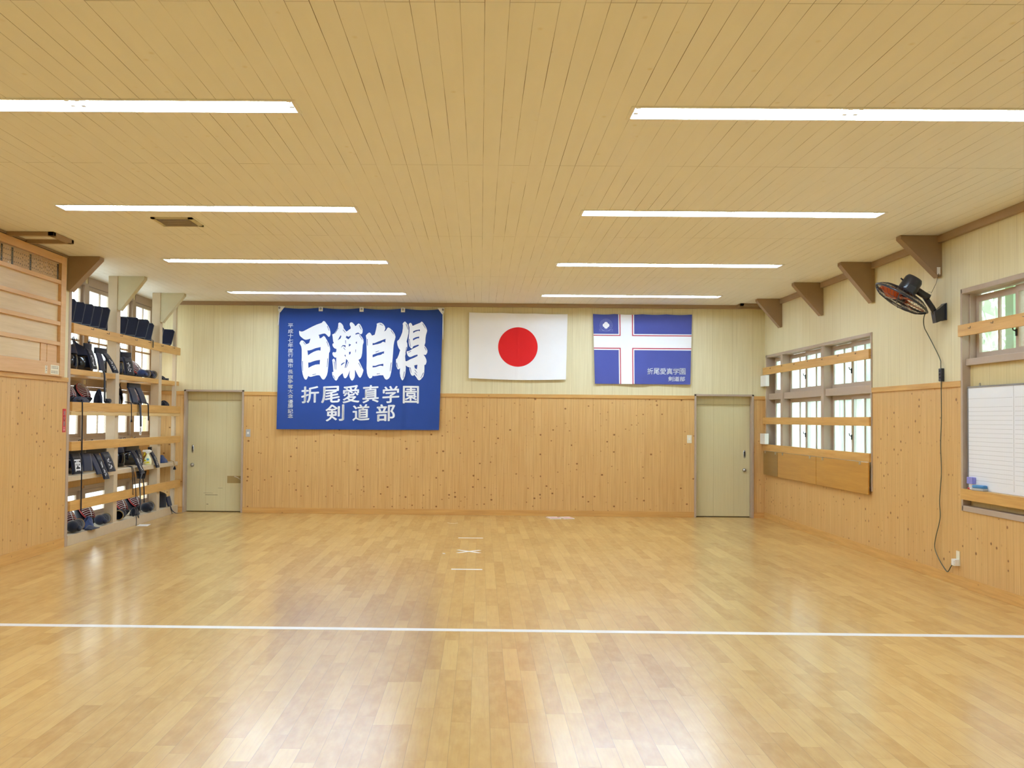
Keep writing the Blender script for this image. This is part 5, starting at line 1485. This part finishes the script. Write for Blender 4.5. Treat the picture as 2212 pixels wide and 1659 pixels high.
breastplate(-4.96, -2.2, Z2, -0.30, 'kendo breastplate just right of the first rack post, second shelf', GB, 0.96)
apron(-4.79, -2.38, Z2, -0.22, 'kendo waist apron with large white lettering right of the first rack post, second shelf', GA,
      [(0.0, 0.0, 0.25, 0.05, 0.015, 0.21, True)], None, True, 0.26)
helmet(-4.92, -1.8, Z2, -0.50, 0.72, 'red and white barred helmet next to the lettered apron, second shelf', GH, 0.92)
helmet(-4.92, -1.42, Z2, -0.50, 0.72, 'red and white barred helmet nearest the second rack post, second shelf', GH, 0.90)
gauntlet(-4.785, -1.66, Z2, -1.57, 'faded blue kendo glove in front of the helmets, second shelf', GK, 'navy2', 0.95)
gauntlet(-4.785, -1.36, Z2, -1.57, 'round dark kendo glove beside the second rack post, second shelf', GK, 'navy', 0.98)
heap(-4.80, -0.72, Z2, 0.06, 0.10, 0.055, 5, 'small dark bundle in the end bay of the second shelf')
t = thing('looped_strap', (-4.79, -0.50, Z2), 'small black looped strap in the end bay of the second shelf', 'strap')
MB().ellipsoid((0, 0, 0.0185), (0.03, 0.08, 0.018), 12, 8).build('strap_coil', M['navyblk'], t)
MB().tube([(0.0, 0.10 + 0.022 * math.cos(q), 0.022 + 0.017 * math.sin(q)) for q in [2 * math.pi * k / 12 for k in range(12)]], 0.004, 5, 0, True).build('loop', M['navyblk'], t)

# ------------------------------------------------------------------ third shelf (z 1.65)
Z3 = 1.653
helmet(-4.93, -4.2, Z3, -0.50, 0.72, 'barred helmet half hidden by the corner post, third shelf', GH, 0.78)
helmet(-4.93, -3.9, Z3, -0.50, 0.72, 'red and white barred helmet nearest the corner post, third shelf', GH, 0.84)
helmet(-4.93, -3.42, Z3, -0.50, 0.72, 'large helmet with open white bars left of the first rack post, third shelf', GH, 0.90)
h_ = heap(-4.785, -4.00, Z3, 0.055, 0.24, 0.06, 11, 'folded navy cloth in front of the helmets, third shelf', 'navy')
cord('tie_cord', h_, [(XL - 0.05, -4.20, Z3 + 0.03), (XL + 0.02, -4.25, Z3 + 0.018), (XL + 0.043, -4.258, Z3 - 0.005), (XL + 0.044, -4.25, 1.35), (XL + 0.044, -4.24, 0.9), (XL + 0.044, -4.232, 0.375)], 0.0075)
heap(-4.80, -3.37, Z3, 0.05, 0.07, 0.15, 12, 'upright navy cloth against the first rack post, third shelf', 'navy')
gauntlet(-4.775, -3.14, Z3, -1.57, 'flat dark kendo glove poking past the first rack post, third shelf', GK, 'navyblk', 0.50)
b_ = breastplate(-4.97, -2.1, Z3, -0.25, 'black kendo breastplate in the middle bay, third shelf', GB, 0.68)
heap(-4.90, -2.50, Z3, 0.06, 0.14, 0.22, 43, 'tall dark cloth behind the hanging cords, third shelf')
a_ = apron(-4.80, -1.95, Z3, 0.0, 'dark waist apron slanting over the third shelf edge in the middle bay', GA,
      [(0.10, 0.0, 0.23, 0.09, 0.02, 0.24, False), (-0.18, -0.01, 0.225, 0.06, 0.02, 0.24, False)], None, False, 0.56)
def over_rail(y0, y1, drop, r=0.006, dx=0.0):
    return cord('tie_cord', a_, [(0.04, y0, 0.03), (0.10, y0, 0.022), (0.137 + dx, y0, 0.006), (0.142 + dx, (y0 + y1) / 2, drop * 0.5), (0.142 + dx, y1, drop)], r)
over_rail(-0.57, -0.56, -0.20)
MB().lathe([(0.004, 0.0), (0.016, -0.05), (0.001, -0.05)], Matrix.Translation((0.142, -0.56, -0.19)), 10).build('tassel', M['navyblk'], a_)
ribbon('strap', a_, [(0.04, -0.23, 0.03), (0.10, -0.22, 0.022), (0.138, -0.21, 0.006), (0.142, -0.18, -0.15), (0.142, -0.16, -0.30)], 0.08, 'navy')
lb = B(0.139, 0.143, -0.205, -0.13, -0.42, -0.302).build('cloth_label', M['paper'], a_)
mb = MB()
for k in range(4):
    mb.box(0.143, 0.1435, -0.185, -0.15, -0.405 + 0.022 * k, -0.396 + 0.022 * k)
mb.box(0.143, 0.1435, -0.172, -0.163, -0.41, -0.32); mb.build('label_print', M['navyblk'], lb)
over_rail(0.16, 0.175, -0.22, 0.009)
helmet(-4.95, -1.28, Z3, -0.50, 0.72, 'dark helmet against the second rack post, third shelf', GH, 0.72)
heap(-4.80, -0.58, Z3, 0.06, 0.12, 0.07, 14, 'rounded dark bundle in the end bay of the third shelf')

# ------------------------------------------------------------------ fourth shelf (z 0.79)
Z5 = 0.793
breastplate(-4.95, -3.98, Z5, -0.30, 'kendo breastplate at the corner post, fourth shelf', GB, 0.86)
apron(-4.79, -4.18, Z5, -0.10, 'kendo waist apron with one big white character nearest the corner post, fourth shelf', GA,
      [(0.0, 0.0, 0.26, 0.045, 0.012, 0.24, True), (0.28, 0.0, 0.24, 0.03, 0.035, 0.24, False)], '西', True, 0.62)
breastplate(-4.95, -3.22, Z5, -0.30, 'glossy black kendo breastplate left of the first rack post, fourth shelf', GB, 0.92)
apron(-4.79, -3.46, Z5, -0.10, 'kendo waist apron with two lettered flaps hanging over the fourth shelf edge', GA,
      [(-0.17, 0.0, 0.23, 0.13, -0.02, 0.12, False), (-0.01, 0.0, 0.23, 0.15, -0.085, 0.14, True), (0.22, 0.0, 0.24, 0.105, -0.005, 0.22, True)], None, True, 0.6)
breastplate(-4.95, -2.12, Z5, -0.30, 'glossy black kendo breastplate right of the first rack post, fourth shelf', GB, 0.92)
a_ = apron(-4.79, -2.05, Z5, 0.0, 'kendo waist apron with a long lettered flap in the middle bay, fourth shelf', GA,
      [(-0.02, 0.0, 0.22, 0.15, -0.09, 0.16, True), (0.22, 0.0, 0.24, 0.045, 0.01, 0.16, True)], None, False, 0.6)
ribbon('hanging_strap', a_, [(0.155, -0.06, -0.09), (0.15, -0.12, -0.2), (0.152, -0.10, -0.36), (0.15, -0.08, -0.55), (0.125, -0.06, -0.60)], 0.05, 'navyblk')
def over_shelf(y0, y1, y2, r, zb=-0.5, x2=0.125):
    return cord('tie_cord', a_, [(0.02, y0, 0.025), (0.075, y0, 0.018), (0.098, y0, -0.01), (0.118, y1, -0.2), (x2, y2, -0.33), (x2, y2 + 0.01, zb)], r)
over_shelf(-0.25, -0.22, -0.20, 0.005, -0.42)
over_shelf(-0.30, -0.31, -0.32, 0.005, -0.36)
over_shelf(0.10, 0.14, 0.16, 0.008, -0.5)
breastplate(-4.97, -1.45, Z5, -0.30, 'black kendo breastplate behind the spray bottle, fourth shelf', GB, 0.92)
apron(-4.785, -1.235, Z5, 0.0, 'kendo apron flap with white letters between the spray bottle and the second rack post', GA,
      [(0.0, -0.005, 0.19, 0.105, -0.045, 0.13, True)], None, True, 0.15)
# spray bottle
t = thing('spray_bottle', (-4.765, -1.42, Z5), 'white and yellow spray bottle on the fourth shelf, in front of the armour', 'bottle', None, (0, 0, -0.30))
t.scale = (1.12, 1.12, 1.12)
bd = MB().lathe([(0.001, 0.0), (0.045, 0.0), (0.052, 0.012), (0.054, 0.05), (0.046, 0.085), (0.026, 0.115), (0.018, 0.135), (0.018, 0.155), (0.001, 0.155)], Matrix.Identity(4), 24, 0, 1.0, 0.62).build('bottle_body', M['bottle'], t)
for (yy, zz, ry, rz_, m) in ((0.02, 0.075, 0.018, 0.014, 'sky_blue'), (-0.022, 0.06, 0.018, 0.012, 'yellow'), (0.022, 0.035, 0.02, 0.010, 'yellow'), (-0.01, 0.03, 0.02, 0.006, 'yellow')):
    pts = []
    for k in range(14):
        q = 2 * math.pi * k / 14
        y_, z_ = yy + ry * math.cos(q), zz + rz_ * math.sin(q)
        pts.append((y_, -0.62 * math.sqrt(max(0.0001, 0.0545 ** 2 - y_ ** 2)) - 0.0015, z_))
    MB().add(pts, [tuple(range(14))]).build('label_patch', M[m], bd)
MB().prism([(-0.075, 0.178), (-0.07, 0.192), (0.02, 0.198), (0.05, 0.185), (0.045, 0.166), (0.022, 0.158), (0.022, 0.15), (-0.02, 0.15), (-0.022, 0.164), (-0.075, 0.166)], 1, -0.014, 0.014).build('spray_head', M['white'], t, 0.005)
MB().prism([(-0.048, 0.166), (-0.038, 0.166), (-0.046, 0.130), (-0.06, 0.112), (-0.066, 0.116), (-0.055, 0.138)], 1, -0.007, 0.007).build('trigger', M['yellow'], t, 0.002)
# end bay
helmet(-4.95, -0.42, Z5, -0.50, 0.72, 'striped helmet in the end bay of the fourth shelf', GH, 0.72)
h_ = heap(-4.81, -0.60, Z5, 0.06, 0.18, 0.10, 21, 'blue and navy cloth pile in the end bay of the fourth shelf', 'navy2')
MB().lathe([(0.003, 0.0), (0.012, -0.015), (0.026, -0.055), (0.001, -0.06)], Matrix.Translation((XL + 0.030, -0.33, 0.735)), 10).build('tassel', M['navyblk'], h_)
MB().tube([(-4.76, -0.36, Z5 + 0.03), (XL + 0.012, -0.335, Z5 + 0.012), (XL + 0.028, -0.33, 0.73)], 0.004, 5).build('tassel_cord', M['leather'], h_)
t = thing('dark_pot', (-4.93, -1.19, 0.486), 'dark round pot hanging under the fourth shelf, middle bay', 'pot')
MB().lathe([(0.001, 0.10), (0.055, 0.10), (0.07, 0.17), (0.078, 0.212), (0.001, 0.213)], Matrix.Identity(4), 18).build('pot_body', M['navyblk'], t)
MB().tube([(0, 0.05 * math.cos(q), 0.205 + 0.036 * math.sin(q)) for q in [math.pi * k / 8 for k in range(9)]], 0.004, 5).build('handle', M['black'], t)

# ------------------------------------------------------------------ floor shelf (z 0.117)
Z7 = 0.119
helmet(-4.92, -4.2, Z7, -0.50, 0.72, 'barred helmet nearest the corner post, bottom shelf', GH, 0.98)
helmet(-4.92, -3.86, Z7, -0.50, 0.72, 'red and white barred helmet, second from the corner post, bottom shelf', GH, 1.0)
helmet(-4.92, -3.24, Z7, -0.50, 0.72, 'red and white barred helmet left of the first rack post, bottom shelf', GH, 1.04)
gauntlet(-4.775, -4.17, Z7, -1.45, 'dark kendo glove at the corner post, bottom shelf edge', GK, 'navyblk', 1.15)
tag(MB().shell(lambda u, v: ((-4.738 + 0.085 * v, -3.93 + 0.28 * u, Z7 + 0.002 + 0.04 * math.sin(math.pi * u) * (1 - v)), (0, 0, 1)), 8, 4, 0.01).build('apron_tip', M['navy']), 'navy flap tip lying on the bottom shelf edge beside the first glove', 'cloth')
heap(-4.80, -3.66, Z7, 0.05, 0.14, 0.12, 31, 'crumpled faded indigo cloth between helmets, bottom shelf', 'navy2')
gauntlet(-4.775, -3.26, Z7, -1.55, 'rounded navy kendo glove beside the first rack post, bottom shelf', GK, 'navy', 1.05)
helmet(-4.92, -1.95, Z7, -0.50, 0.72, 'dark helmet with slanting bars right of the first rack post, bottom shelf', GH, 1.0)
helmet(-4.93, -1.32, Z7, -0.50, 0.72, 'red and white barred helmet left of the second rack post, bottom shelf', GH, 1.02)
gauntlet(-4.79, -2.48, Z7, 1.75, 'kendo glove showing its ringed cuff right of the first rack post, bottom shelf', GK, 'navyblk', 1.05)
gauntlet(-4.775, -1.4, Z7, -1.5, 'long black kendo glove lying along the bottom shelf edge, left of the second post', GK, 'navyblk', 1.12)
heap(-4.80, -1.86, Z7, 0.05, 0.15, 0.09, 33, 'black cloth heap under the hanging strap, bottom shelf')
t = thing('knotted_strap', (-4.735, -2.12, Z7), 'knotted black straps on the bottom shelf edge in the middle bay', 'strap')
MB().ellipsoid((0.0, 0, 0.063), (0.035, 0.05, 0.062), 14, 10).build('knot', M['navyblk'], t)
MB().tube(smooth_path([(0.02, 0.02, 0.05), (0.04, 0.05, 0.012), (0.05, 0.07, -0.02), (0.048, 0.09, -0.02), (0.035, 0.10, 0.03)], 4), 0.005, 5).build('loop', M['navyblk'], t)
MB().tube(smooth_path([(0.02, -0.02, 0.05), (0.042, -0.01, 0.01), (0.055, -0.03, -0.06), (0.07, -0.09, -0.112)], 4), 0.005, 5).build('cord_end', M['navyblk'], t)
t = thing('rolled_apron', (-4.82, -0.52, Z7), 'dark rolled waist armour with a trailing strap in the end bay, bottom shelf', 'waist armour')
MB().shell(lambda u, v: ((-0.02 + 0.05 * math.sin(2.4 * u), -0.16 + 0.26 * u, 0.004 + 0.25 * v * (1 - 0.35 * u)), (1, 0, 0)), 8, 6, 0.03).build('padded_roll', M['navyblk'], t)
MB().shell(lambda u, v: ((0.05 + 0.035 * v, 0.02 + 0.2 * u, 0.15 - 0.145 * v), (1, 0, 0.3)), 6, 6, 0.014).build('flap', M['navy'], t)
ribbon('trailing_strap', t, [(0.07, 0.02, 0.03), (0.112, 0.06, 0.012), (0.125, 0.12, -0.06), (0.17, 0.20, -0.112), (0.22, 0.34, -0.1145)], 0.05, 'navy')
